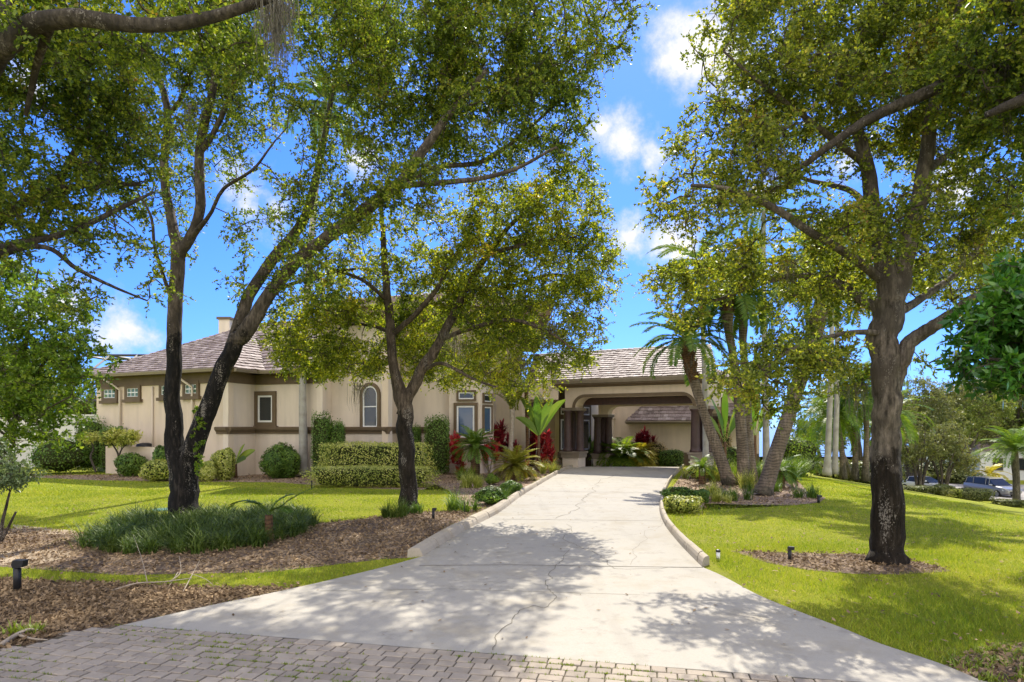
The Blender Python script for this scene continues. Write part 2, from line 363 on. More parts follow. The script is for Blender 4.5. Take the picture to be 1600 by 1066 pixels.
xs = np.unique(np.concatenate([np.arange(-60, 60.1, 1.5), [-4000,-1500,-600,-250,-120,-80,80,120,180,300,600,1500,4000], np.arange(10, 24, .5)]))
ys = np.unique(np.concatenate([np.arange(-20, 100.1, 2), [-400,-100,-50,110,125,140,160,180,215,300,600,1500,4000,9000], np.arange(36, 43, .5)]))
X, Y_ = np.meshgrid(xs, ys); Z = hz(X, Y_)
vs = np.stack([X, Y_, Z], -1).reshape(-1, 3); nx = len(xs)
fs = [(j*nx+i, j*nx+i+1, (j+1)*nx+i+1, (j+1)*nx+i) for j in range(len(ys)-1) for i in range(nx-1)]
g = MB(); g.v = [tuple(v) for v in vs]; g.f = fs
setp(g.build('ground', LAWN, smooth=True), kind='structure')
SEA = mat('water', (.09,.16,.25), (.12,.2,.3), .02, .25)
setp(MB().add([(-9000, 260, -10), (9000, 260, -10), (9000, 9000, -10), (-9000, 9000, -10)], [(0,1,2,3)]).build('water', SEA), kind='structure')

def sheet(name, poly, z, m, kind='structure'):
    me = bpy.data.meshes.new(name); bm = bmesh.new()
    f = bm.faces.new([bm.verts.new((p[0], p[1], z)) for p in poly]); bmesh.ops.triangulate(bm, faces=[f])
    bmesh.ops.recalc_face_normals(bm, faces=bm.faces)
    for q in bm.faces:
        if q.normal.z < 0: q.normal_flip()
    bm.to_mesh(me); bm.free(); me.materials.append(m); o = bpy.data.objects.new(name, me); COL.objects.link(o); setp(o, kind=kind); return o
def GP(l): return [tuple(G(a, b)[:2]) for a, b in l]
def smooth(P, n=5):
    P = np.array([tuple(p) for p in P], float); Q = []
    ext = np.vstack([2*P[0]-P[1], P, 2*P[-1]-P[-2]])
    for i in range(1, len(ext)-2):
        p0, p1, p2, p3 = ext[i-1], ext[i], ext[i+1], ext[i+2]
        for k in range(n):
            t = k/n; Q.append(.5*((2*p1)+(-p0+p2)*t+(2*p0-5*p1+4*p2-p3)*t*t+(-p0+3*p1-3*p2+p3)*t**3))
    Q.append(P[-1]); return np.array(Q)
L_in = smooth(GP([(661,870),(732,827),(781,801),(822,771),(879,737),(897,730)]))
L_out = smooth(GP([(636,872),(708,820),(762,794),(810,767),(869,734),(887,727.5)]))
R_in = smooth(GP([(1066,730),(1050,745),(1037,765),(1030,790),(1036,816),(1056,844),(1079,869),(1097,887)]))
R_out = smooth(GP([(1074,729),(1058,744),(1047,763),(1041,788),(1048,814),(1070,841),(1095,864),(1116,880)]))
conc_left = smooth(GP([(187,979),(330,947),(394,934),(487,914),(600,887),(661,870)]), 4)
conc_right = smooth(GP([(1097,887),(1131,902),(1187,932),(1262,962),(1322,985),(1375,1007),(1465,1037),(1536,1066)]), 4)
J0 = G(187, 979); J1 = G(1100, 1050); jd = (J1-J0).normalized(); Jend = J0+jd*11.2
drive = [tuple(p) for p in conc_left]+[tuple(p) for p in L_in[1:]]+[(3.4, 44.5), (9.0, 44.5), (10.6, 38.5)]+[tuple(p) for p in R_in]+[tuple(p) for p in conc_right[1:]]+[(Jend.x+.0, Jend.y)]
# the carport apron dips behind the crest, so the drive is one sheet following the ground
def drape(name, poly, dz, m, step=.5, kind='structure'):
    o = sheet(name, poly, 0, m, kind); bm = bmesh.new(); bm.from_mesh(o.data)
    ymin = min(p[1] for p in poly); ymax = max(p[1] for p in poly)
    for k in np.arange(37, 48, .75):
        bmesh.ops.bisect_plane(bm, geom=bm.verts[:]+bm.edges[:]+bm.faces[:], plane_co=(0, k, 0), plane_no=(0, 1, 0))
    for v in bm.verts: v.co.z = gz(v.co.x, v.co.y)+dz
    bm.to_mesh(o.data); bm.free(); return o
drape('driveway', drive, .012, CONC)
pav = [(-14, -6), (14, -6), (14, 2.9)]+[(10, 3.6), (7.6, 4.5)]+[(Jend.x, Jend.y)]+[(J0.x, J0.y)]+GP([(120,988),(60,1005),(0,1020)])+[(-7.2, 6.2), (-9, 5.2), (-14, 3.5)]
sheet('paver_bedding', pav, .008, JOINT)
n_ = Vector((-jd.y, jd.x, 0)); 
if n_.y > 0: n_ = -n_
Q = []; rr = random.Random(3); row = 0; d = .012
pv = MB()
while d < 5.2:
    h_ = .143; s_ = -8+(row % 2)*.1+rr.uniform(-.02,.02)
    while s_ < 14:
        w_ = rr.choice([.15, .19, .19, .24]); a = J0+jd*(s_+.005)+n_*(d+.004); cxy = J0+jd*(s_+w_/2)+n_*(d+h_/2)
        if inpoly(np.array([cxy.x]), np.array([cxy.y]), pav)[0] and abs(cxy.x) < 1.0*cxy.y+2.5 and cxy.y > 1.5:
            ww, hh = w_-.014, h_-.013; zt = .018+rr.uniform(0, .009); b_ = .008
            j = [rr.uniform(-.007,.007) for _ in range(4)]
            lo = [a+n_*j[0], a+jd*ww+n_*j[1], a+jd*ww+n_*(hh+j[2]), a+n_*(hh+j[3])]
            c0 = (lo[0]+lo[2])/2
            up = [c0+(q-c0)*1.0 for q in lo]
            up = [q+(c0-q).normalized()*b_*1.4 for q in up]
            vs_ = [(q.x, q.y, .009) for q in lo]+[(q.x, q.y, zt-.005) for q in lo]+[(q.x, q.y, zt) for q in up]
            fs_ = [(8,9,10,11)]+[(4+k, 4+(k+1)%4, 8+(k+1)%4, 8+k) for k in range(4)]+[(k, (k+1)%4, 4+(k+1)%4, 4+k) for k in range(4)]
            pv.add(vs_, [f[::-1] for f in fs_] )
        s_ += w_
    d += h_; row += 1
setp(pv.build('paving', PAVM), kind='structure')
# joints and cracks in the concrete: thin dirt filled strips
jm = MB()
def strip(P, w, z=.0165, jit=0):
    P = [Vector((p[0], p[1], 0)) for p in P]; 
    for a, b in zip(P[:-1], P[1:]):
        d_ = (b-a).normalized(); n = Vector((-d_.y, d_.x, 0))*w/2
        jm.add([(a.x-n.x, a.y-n.y, z), (b.x-n.x, b.y-n.y, z), (b.x+n.x, b.y+n.y, z), (a.x+n.x, a.y+n.y, z)], [(0,1,2,3)])
strip([J0, Jend], .022)
strip(GP([(655,885),(800,884),(1000,887),(1098,888)]), .022); strip(GP([(833,768),(1036,771)]), .03); strip(GP([(772,812),(1033,815)]), .02); 
strip(GP([(500,925),(700,922),(1000,931)]), .008); strip(GP([(806,789),(1029,790)]), .01)
def crack(l, w):
    w *= .75
    P = GP(l); out = [P[0]]
    for a, b in zip(P[:-1], P[1:]):
        for k in range(1, 7):
            t = k/6; L_ = math.hypot(b[0]-a[0], b[1]-a[1]); j = .05*L_*(k < 6)
            out.append((a[0]+(b[0]-a[0])*t+random.uniform(-j, j), a[1]+(b[1]-a[1])*t+random.uniform(-j, j)))
    strip(out, w)
crack([(770,1018),(780,990),(800,972),(812,955),(835,948),(850,952)], .014); crack([(850,952),(870,935),(864,928),(852,915),(868,885)], .013)
crack([(868,885),(880,875),(890,860)], .01); crack([(1098,888),(960,890),(940,870),(905,855),(888,848),(885,820)], .012)
crack([(868,811),(900,798),(912,780),(920,772)], .018); crack([(920,772),(935,755),(965,742)], .02); crack([(1036,816),(1000,850),(985,884)], .006)
crack([(840,900),(780,912),(700,908)], .006)
setp(jm.build('driveway_joints', mat('crack_dirt', (.20,.18,.14), (.11,.10,.08), 12, .95)), kind='structure')
# kerbs
def kerb(inn, out, h=.16):
    n = len(inn); mb = MB()
    inn = np.array(inn); out = np.array(out)
    # resample both by arc length
    def res(P, k):
        s = np.r_[0, np.cumsum(np.hypot(*np.diff(P, axis=0).T))]; q = np.linspace(0, s[-1], k)
        return np.stack([np.interp(q, s, P[:, 0]), np.interp(q, s, P[:, 1])], -1)
    L = np.hypot(*np.diff(inn, axis=0).T).sum(); k = int(L/.2)+1
    A = res(inn, k); B = res(out, k); rg = random.Random(5)
    blk = 5; i = 0
    while i < k-1:
        j = min(i+blk, k-1); dz = rg.uniform(-.01, .01); off = rg.uniform(-.018, .018)
        vs_ = []; cnt = 0
        for q in range(i, j+1):
            a = A[q].copy(); b = B[q].copy(); u = (b-a); Lw = np.hypot(*u); u = u/Lw; b = a+u*.30
            if q == i: tt = norm(A[min(q+1, k-1)]-A[q]); a += tt*.012; b += tt*.012
            if q == j: tt = norm(A[q]-A[q-1]); a -= tt*.012; b -= tt*.012
            for (w_, z_) in [(0, 0), (.03+off, h*.55+dz), (.07+off, h*.88+dz), (.12, h+dz), (.25, h+dz), (.29, h*.85+dz), (.30, -.02)]:
                p = a+u*w_; vs_.append((p[0], p[1], z_+.006)); 
            cnt += 1
        fs_ = [(r*7+c, r*7+c+1, (r+1)*7+c+1, (r+1)*7+c) for r in range(cnt-1) for c in range(6)]
        fs_ += [tuple(range(7)), tuple((cnt-1)*7+c for c in range(6, -1, -1))]
        mb.add(vs_, fs_); i = j
    setp(mb.build('kerb', KERB), kind='structure')
kerb(L_in, L_out); kerb(R_in, R_out)
# planting beds
bed_front = GP([(0,904),(75,909),(225,914),(337,919),(450,919),(487,914),(394,934),(330,947),(250,963),(187,979),(120,988),(60,1005),(0,1020)])+[(-7.2, 6.2), (-9, 5.2), (-12, 6), (-14, 9.5)]
bed_mid = GP([(0,826),(60,828),(124,834),(200,838),(300,824),(420,818),(495,818),(560,812),(600,806),(640,799),(676,800),(710,799),(762,794),(708,820),(636,872),(600,874),(487,887),(412,895),(300,897),(187,899),(100,893),(0,886)])+[(-13, 10.9), (-15, 13), (-14, 15.2)]
bed_path = GP([(762,794),(810,767),(869,734),(887,728),(860,729.5),(800,731),(740,735),(560,738),(420,739),(300,741),(120,742),(30,744),(60,747),(160,751),(300,753),(430,754),(560,763),(660,766),(680,757),(704,768),(718,780),(712,790)])
bed_palm = GP([(1041,790),(1097,797),(1101,787),(1169,789),(1240,790),(1281,785),(1290,778),(1262,769),(1250,755),(1230,740),(1160,733),(1085,731),(1070,735),(1052,760)])
bed_oak = GP([(1142,861),(1200,880),(1262,891),(1330,897),(1400,898),(1487,893),(1470,886),(1420,876),(1340,866),(1225,864)])
bed_corner = GP([(1475,1040),(1510,1024),(1560,1012),(1600,1008)])+[(6.6, 6.9), (8, 6.2), (8.2, 4.6), (6.5, 4.9)]+GP([(1536,1066)])
drape('mulch_bed', bed_front, .004, MULCH); sheet('planting_bed', bed_mid, .004, MULCH)
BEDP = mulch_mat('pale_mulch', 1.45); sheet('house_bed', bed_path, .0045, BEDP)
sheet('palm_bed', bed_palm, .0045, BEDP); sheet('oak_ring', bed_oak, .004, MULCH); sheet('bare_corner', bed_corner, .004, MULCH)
sheet('sand_patch', GP([(0,862),(40,858),(110,862),(118,868),(80,878),(45,886),(0,884)]), .008, SANDY)
sheet('sandy_edge', GP([(20,820),(80,826),(118,830),(124,838),(60,834),(20,830)]), .008, SANDY)
STREET = mat('asphalt', (.33,.31,.28), (.28,.26,.24), 1, .9)
o = MB().add([(38, 54, gz(38,54)+.02), (90, 54, gz(90,54)+.02), (90, 70, gz(90,70)+.02), (38, 70, gz(38,70)+.02)], [(0,1,2,3)]).build('road', STREET); setp(o, kind='structure')

# grass blades and chips
beds = [bed_front, bed_mid, bed_path, bed_palm, bed_oak, bed_corner, drive, pav, [tuple(p) for p in L_in]+[tuple(p) for p in L_out[::-1]], [tuple(p) for p in R_in]+[tuple(p) for p in R_out[::-1]]]
def scatter(n, x0, x1, y0, y1): return RNG.uniform(x0, x1, n), RNG.uniform(y0, y1, n)
def blades(n, box, h, w, incl=None, edge=0.0):
    x, y = scatter(n, *box)
    vis = (np.abs(x) < .84*y+.6); x, y = x[vis], y[vis]
    k = np.ones(len(x), bool)
    if incl is not None: k = inpoly(x, y, incl)
    else:
        jx = x+RNG.normal(0, edge, len(x)); jy = y+RNG.normal(0, edge, len(x))
        for i, b in enumerate(beds):
            k &= ~(inpoly(jx, jy, b) if i < 6 else inpoly(x, y, b))
    x, y = x[k], y[k]; n = len(x)
    a = RNG.uniform(0, 2*math.pi, n); hh = h*RNG.uniform(.5, 1.3, n)*(1+.35*np.sin(x*1.7+np.sin(y*1.3)*2)); ww = w*RNG.uniform(.6, 1.3, n)
    b = np.stack([x, y, hz(x, y)], -1); u = np.stack([np.cos(a), np.sin(a), 0*a], -1)*ww[:, None]
    l = np.stack([RNG.normal(0, .45, n)*hh, RNG.normal(0, .45, n)*hh, hh], -1)
    return np.stack([b-u, b+u, b+l], 1)
GB = [blades(120000, (3.5, 13, 5.5, 13), .055, .0035, edge=.06), blades(70000, (1.5, 15, 13, 24), .05, .006, edge=.08), blades(60000, (3, 16, 22, 38), .045, .012, edge=.1),
      blades(45000, (-11, -1, 8.5, 13.5), .05, .004, edge=.06), blades(90000, (-19, 0, 13, 24), .045, .007, edge=.1), blades(60000, (-24, 0, 22, 34), .04, .012, edge=.15)]
o = npmesh('lawn_grass', np.concatenate(GB), GRASSB); setp(o, 'short yellow green lawn grass on both sides of the driveway', 'grass', kind='stuff')
def chips(n, box, poly, size, zj=.03):
    x, y = scatter(n, *box); k = inpoly(x+RNG.normal(0,.05,n), y+RNG.normal(0,.05,n), poly)
    for b in beds[6:]: k &= ~inpoly(x, y, b)
    x, y = x[k], y[k]; n = len(x)
    z = .006+RNG.uniform(0, zj, n)
    u = norm(RNG.normal(size=(n, 3))*[1, 1, .35]); w = norm(np.cross(u, norm(RNG.normal(size=(n, 3))*[.5, .5, 1])))
    L = size*RNG.uniform(.5, 1.6, n)[:, None]; Wd = L*RNG.uniform(.2, .6, n)[:, None]
    c = np.stack([x, y, z+np.abs(u[:, 2])*L[:, 0]*.5], -1)
    return np.stack([c-u*L/2, c+w*Wd/2+u*L*.1, c+u*L/2, c-w*Wd/2], 1)
CH = [chips(120000, (-14, -1, 6, 11), bed_front, .055), chips(60000, (-15, 0, 9.5, 20), bed_mid, .06), chips(16000, (2.5, 9, 8.5, 13), bed_oak, .055), chips(26000, (3, 10, 4.5, 8.5), bed_corner, .05),
      chips(25000, (-24, 4, 18, 40), bed_path, .08), chips(14000, (4, 14, 17, 38), bed_palm, .08)]
o = npmesh('leaf_litter', np.concatenate(CH), CHIP); setp(o, 'brown bark mulch chips and dry leaves over the planting beds', 'mulch', kind='stuff')
# moss & tiny weeds between pavers, few leaves on concrete
x, y = scatter(6500, -6, 4, 5, 7.7); k = inpoly(x, y, pav) & (np.sin(x*2.1+y*3)+RNG.normal(0, .6, len(x)) > .5); x, y = x[k], y[k]
rws = np.array([((px_-J0.x)*n_.x+(py_-J0.y)*n_.y) for px_, py_ in zip(x, y)]); sh = rws-(np.round((rws-.012)/.143)*.143+.012)
x = x-n_.x*sh; y = y-n_.y*sh; n = len(x)*5; x = np.repeat(x, 5)+RNG.normal(0, .012, n); y = np.repeat(y, 5)+RNG.normal(0, .006, n)
a = RNG.uniform(0, 6.28, n); b = np.stack([x, y, np.full(n, .015)], -1); u = np.stack([np.cos(a), np.sin(a), 0*a], -1)*.005
l = np.stack([RNG.normal(0, .01, n), RNG.normal(0, .01, n), RNG.uniform(.012, .035, n)], -1)
o = npmesh('paver_moss', np.stack([b-u, b+u, b+l], 1), WEEDM); setp(o, 'tiny green weeds growing in the paver joints', 'weeds', kind='stuff')
x, y = scatter(420, -5, 5, 6, 34); k = inpoly(x, y, drive); x, y = x[k], y[k]; n = len(x)
a = RNG.uniform(0, 6.28, n); L = RNG.uniform(.015, .04, n)[:, None]; u = np.stack([np.cos(a), np.sin(a), RNG.uniform(-.3,.3,n)], -1)*L; w = np.stack([-np.sin(a), np.cos(a), 0*a], -1)*L*.5
c = np.stack([x, y, np.full(n, .026)], -1)
o = npmesh('fallen_leaves', np.stack([c-u, c+w, c+u, c-w], 1), CHIP); setp(o, 'small dry fallen leaves scattered on the concrete drive', 'fallen leaves', kind='stuff')

x, y = scatter(5200, -14, 14, 7, 26); k = np.abs(x) < .84*y
for b in beds: k &= ~inpoly(x, y, b)
x, y = x[k], y[k]; n = len(x); a = RNG.uniform(0, 6.28, n); L = RNG.uniform(.02, .045, n)[:, None]
u = norm(np.stack([np.cos(a), np.sin(a), RNG.uniform(-.5,.5,n)], -1))*L; w = np.stack([-np.sin(a), np.cos(a), 0*a], -1)*L*.5; c = np.stack([x, y, hz(x, y)+.05], -1)
o = npmesh('fallen_leaves', np.stack([c-u, c+w, c+u, c-w], 1), CHIP); setp(o, 'dry brown fallen leaves scattered over the lawns', 'fallen leaves', kind='stuff')
# ------------------------------------------------------------------ trees
def leaves(C, n_sprig, n_leaf, R, ll, lw, rg, up=.4, stems=0):
    """C: (m,3) cluster centres -> leaf rhombs along random sprigs"""
    m = len(C); N = m*n_sprig
    c = np.repeat(C, n_sprig, 0); r = R if np.isscalar(R) else np.repeat(R, n_sprig)[:, None]
    d = norm(rg.normal(size=(N, 3))*[1, 1, .75]); st = c+d*r*rg.uniform(0, .5, (N, 1)); ln = r*rg.uniform(.35, .8, (N, 1))
    d2 = norm(d+rg.normal(size=(N, 3))*.4)
    t = np.tile(np.linspace(.1, 1, n_leaf), N)[:, None]+rg.uniform(-.05, .05, (N*n_leaf, 1))
    P = np.repeat(st, n_leaf, 0)+np.repeat(d2*ln, n_leaf, 0)*t-np.array([0,0,.12])*np.repeat(r*np.ones((N,1)), n_leaf, 0)*t**2
    K = len(P); a = norm(np.repeat(d2, n_leaf, 0)*.5+rg.normal(size=(K, 3))*.7); 
    nn = norm(rg.normal(size=(K, 3))+[0, 0, up]); b = norm(np.cross(a, nn)); s = rg.uniform(.6, 1.25, (K, 1))
    A = a*ll*s; B = b*lw*s*.5
    Q = np.stack([P, P+A*.45+B, P+A, P+A*.45-B], 1)
    if not stems: return Q
    sd = norm(np.cross(d2, rg.normal(size=(N, 3))))*stems; e = st+d2*ln-np.array([0,0,.12])*r
    m_ = st+d2*ln*.5-np.array([0,0,.03])*r
    S = np.concatenate([np.stack([c-sd, c+sd, st+sd*.8, st-sd*.8], 1), np.stack([st-sd*.8, st+sd*.8, m_+sd*.6, m_-sd*.6], 1), np.stack([m_-sd*.6, m_+sd*.6, e+sd*.3, e-sd*.3], 1)])
    return Q, S
def moss_q(pts, rg, n=60, L=.7, spread=.12):
    Q = []
    for p in pts:
        k = n; x = rg.normal(0, spread, (k, 3)); x[:, 2] = rg.uniform(-.05, .05, k); ln = L*rg.uniform(.25, 1, k)
        b = np.asarray(p)+x; 
        for s_ in range(4):
            e = b+np.stack([rg.normal(0, .02, k), rg.normal(0, .02, k), -ln/4], -1); w_ = .0045*(1.2-s_*.22)
            a = rg.uniform(0, 6.28, k); u = np.stack([np.cos(a), np.sin(a), 0*a], -1)*w_
            Q.append(np.stack([b-u, b+u, e+u*.8, e-u*.8], 1)); b = e
    return np.concatenate(Q)
def tree(name, label, cat, limbs, blobs, ncl, m_bark, m_leaf, leaf=(.085, .05), R=.45, sprig=9, nl=14, seed=1, loc=None, gap=.0, moss=(), world_=False, group=None, twig=.022, flare=True, mossL=.7, mossn=70):
    rg = np.random.default_rng(seed)
    tb = MB(); nodes = []
    for li, limb in enumerate(limbs):
        P = [(W(a, b, c) if not world_ else Vector((a, b, c))) for (a, b, c, r) in limb]
        Rr = [l[3] for l in limb]
        if li == 0 and loc is None: loc = (P[0].x, P[0].y, P[0].z)
        S = smooth([(*p, r) for p, r in zip(P, Rr)], 7); pts = S[:, :3].copy(); rad = np.maximum(S[:, 3], .006)
        if len(pts) > 4: 
            j = rg.normal(0, 1, (len(pts), 3)); j = (j+np.roll(j, 1, 0)+np.roll(j, 2, 0)+np.roll(j, -1, 0))/4; pts[2:-1] += j[2:-1]*rad[2:-1, None]*.22
        if flare and li == 0: rad[:5] *= np.array([1.35, 1.2, 1.1, 1.05, 1.02]); 
        tb.tube(pts, rad, 14 if rad[0] > .12 else 8, lump=.09 if rad[0] > .12 else .05, seed=seed*31+li)
        for i in range(1, len(pts)):
            if i > len(pts)*.25 or li > 0: nodes.append(pts[i])
    # cluster centres
    Bc = []; Bs = []; Wt = []
    for b in blobs:
        if world_: c = np.array(b[:3]); s = np.array([b[3], b[5], b[4]]); w = b[6] if len(b) > 6 else 1
        else:
            c = np.array(W(b[0], b[1], b[2])); k = b[2]/F; s = np.array([b[3]*k, b[5], b[4]*k]); w = b[6] if len(b) > 6 else 1
        Bc.append(c); Bs.append(s); Wt.append(w*s[0]*s[1]*s[2])
    Wt = np.array(Wt); ids = rg.choice(len(Bc), size=ncl, p=Wt/Wt.sum())
    d = norm(rg.normal(size=(ncl, 3))); rr_ = rg.uniform(.25, 1, ncl)**.45
    C = np.array(Bc)[ids]+d*rr_[:, None]*np.array(Bs)[ids]
    if gap > 0:
        f = np.sin(C[:, 0]*1.9+seed)+np.sin(C[:, 1]*1.7+seed*2)+np.sin(C[:, 2]*2.3+seed*3)+rg.normal(0, .5, ncl); C = C[f > np.quantile(f, gap)]
    C = C[C[:, 2] > 1.2] if not world_ else C
    nodes = np.array(nodes); D = np.array([np.min(np.linalg.norm(nodes-c, axis=1)) for c in C]); C = C[np.argsort(D)]
    tw = MB(); ND = nodes
    buf = np.zeros((len(nodes)+len(C)*2, 3)); buf[:len(nodes)] = nodes; k = len(nodes)
    for c in C:
        dd = np.linalg.norm(buf[:k]-c, axis=1); j = int(np.argmin(dd)); q = buf[j]; L = dd[j]
        if L < .05: continue
        m1 = q*.6+c*.4+rg.normal(0, .07*L, 3)+[0, 0, .06*L]; m2 = q*.25+c*.75+rg.normal(0, .07*L, 3)+[0, 0, .05*L]
        r0 = min(.05, twig*(.5+L*.35)); tw.tube([q, m1, m2, c], [r0, r0*.75, r0*.5, r0*.3], 4, cap=False)
        buf[k] = m2; buf[k+1] = c; k += 2
    root = thing(name, label, cat, loc, group)
    nf = len(tb.f)
    if tw.v: tb.add(tw.v, tw.f)
    to = tb.build('trunk', m_bark, root, smooth=True); to.data.materials.append(BTW)
    if tw.v: to.data.polygons.foreach_set('material_index', [0]*nf+[1]*(len(tb.f)-nf))
    Rv = R*rg.uniform(.7, 1.3, len(C))
    Q, S = leaves(C, sprig, nl, Rv, leaf[0], leaf[1], rg, stems=.0045*max(1, leaf[0]/.08))
    co = npmesh('crown', Q, m_leaf, root); npmesh('twigs', S, BTW, co)
    if moss:
        npmesh('moss', moss_q([W(*p) for p in moss], rg, mossn, mossL), MOSS, root)
    return root

# T1 twin trunk tree on the left
Y1 = 16.0
tree('oak_tree', 'twin-trunk oak with black lower bark rising out of dark green border grass', 'tree',
  [[(288,820,Y1,0.324),(284,745,Y1,0.324),(274,680,Y1,0.216),(272,600,Y1,0.180),(272,500,Y1,0.171),(278,400,Y1,0.162),(266,340,Y1+.2,0.117),(256,270,Y1+.4,0.099),(262,180,Y1+.6,0.090),(240,100,Y1+.8,0.072),(215,20,Y1+1,0.045)],
   [(290,770,Y1,0.270),(305,700,Y1-.1,0.243),(330,620,Y1-.2,0.207),(362,545,Y1-.3,0.198),(385,515,Y1-.4,0.189),(425,455,Y1-.5,0.153),(480,395,Y1-.8,0.149),(560,335,Y1-1.2,0.144),(620,290,Y1-1.5,0.126),(660,235,Y1-1.8,0.108),(700,180,Y1-2,0.081),(760,110,Y1-2.4,0.054)],
   [(362,545,Y1-.3,0.162),(385,470,Y1,0.144),(430,400,Y1+.3,0.135),(475,340,Y1+.6,0.117),(500,250,Y1+1,0.090),(520,140,Y1+1.3,0.063),(540,40,Y1+1.6,0.045)],
   [(279,402,Y1,0.135),(298,370,Y1-.1,0.126),(312,330,Y1-.2,0.117),(312,240,Y1-.4,0.108),(330,150,Y1-.6,0.090),(345,60,Y1-.8,0.072),(350,0,Y1-1,0.054)],
   [(312,240,Y1-.4,0.072),(338,200,Y1-.6,0.063),(385,90,Y1-1,0.054),(400,40,Y1-1.2,0.036)],
   [(262,180,Y1+.6,0.063),(285,150,Y1+.5,0.054),(310,60,Y1+.2,0.045),(305,-10,Y1,0.036)],
   [(300,370,Y1-.1,0.081),(328,335,Y1-.6,0.045),(350,295,Y1-1,0.041),(395,265,Y1-1.4,0.032),(430,220,Y1-1.8,0.018)],
   [(620,290,Y1-1.5,0.081),(700,285,Y1-1.8,0.063),(790,270,Y1-2.2,0.045),(870,230,Y1-2.6,0.027)],
   [(600,300,Y1-1.4,0.081),(680,262,Y1-1,0.063),(760,250,Y1-.6,0.054),(850,180,Y1-.2,0.036),(930,100,Y1,0.027)],
   [(272,480,Y1,0.054),(245,400,Y1-.5,0.041),(236,340,Y1-.8,0.032),(215,300,Y1-1,0.018)],
   [(410,470,Y1-.4,0.063),(430,455,Y1+.5,0.054),(500,430,Y1+1,0.045),(560,420,Y1+1.5,0.027)]],
  [(300,60,Y1,95,70,2.2),(240,150,Y1,70,60,1.8,.8),(375,130,Y1-.5,70,80,1.8),(320,240,Y1,60,50,1.6,.7),(230,300,Y1,60,55,1.5,.5),(400,235,Y1-.6,60,45,1.4,.55),(250,380,Y1-.3,45,50,1.2,.35),
   (530,50,Y1-.5,110,70,2.6),(640,90,Y1-1,110,90,2.6,1.1),(760,70,Y1-1.2,110,90,2.6,1.2),(870,60,Y1-1.3,95,80,2.4,1.2),(950,40,Y1-1.4,50,50,1.5),(540,190,Y1-.3,85,60,2,.8),(640,220,Y1-.7,90,60,2,1.1),
   (760,190,Y1-1,95,70,2.2,1.2),(870,170,Y1-1,60,70,2,1.2),(900,240,Y1-1,45,50,1.6),(500,300,Y1,55,50,1.6,.7),(430,370,Y1,65,50,1.5,.6),(400,450,Y1-.3,50,45,1.3,.5),(480,430,Y1,60,60,1.6,.7),(560,330,Y1-2.0,60,45,.9,1.6),(470,420,Y1-1.8,55,40,.8,1.3),(640,290,Y1-2.4,60,45,.9,1.6),(600,-60,Y1,420,50,3.5,.9),(320,-50,Y1,140,40,2.5,.7)],
  2900, BK1, OAK, leaf=(.073,.043), R=.42, sprig=9, nl=13, seed=3, gap=.14, moss=[(432,30,13),(438,55,13),(425,10,13),(300,165,15.5)], mossL=1.1, mossn=80)
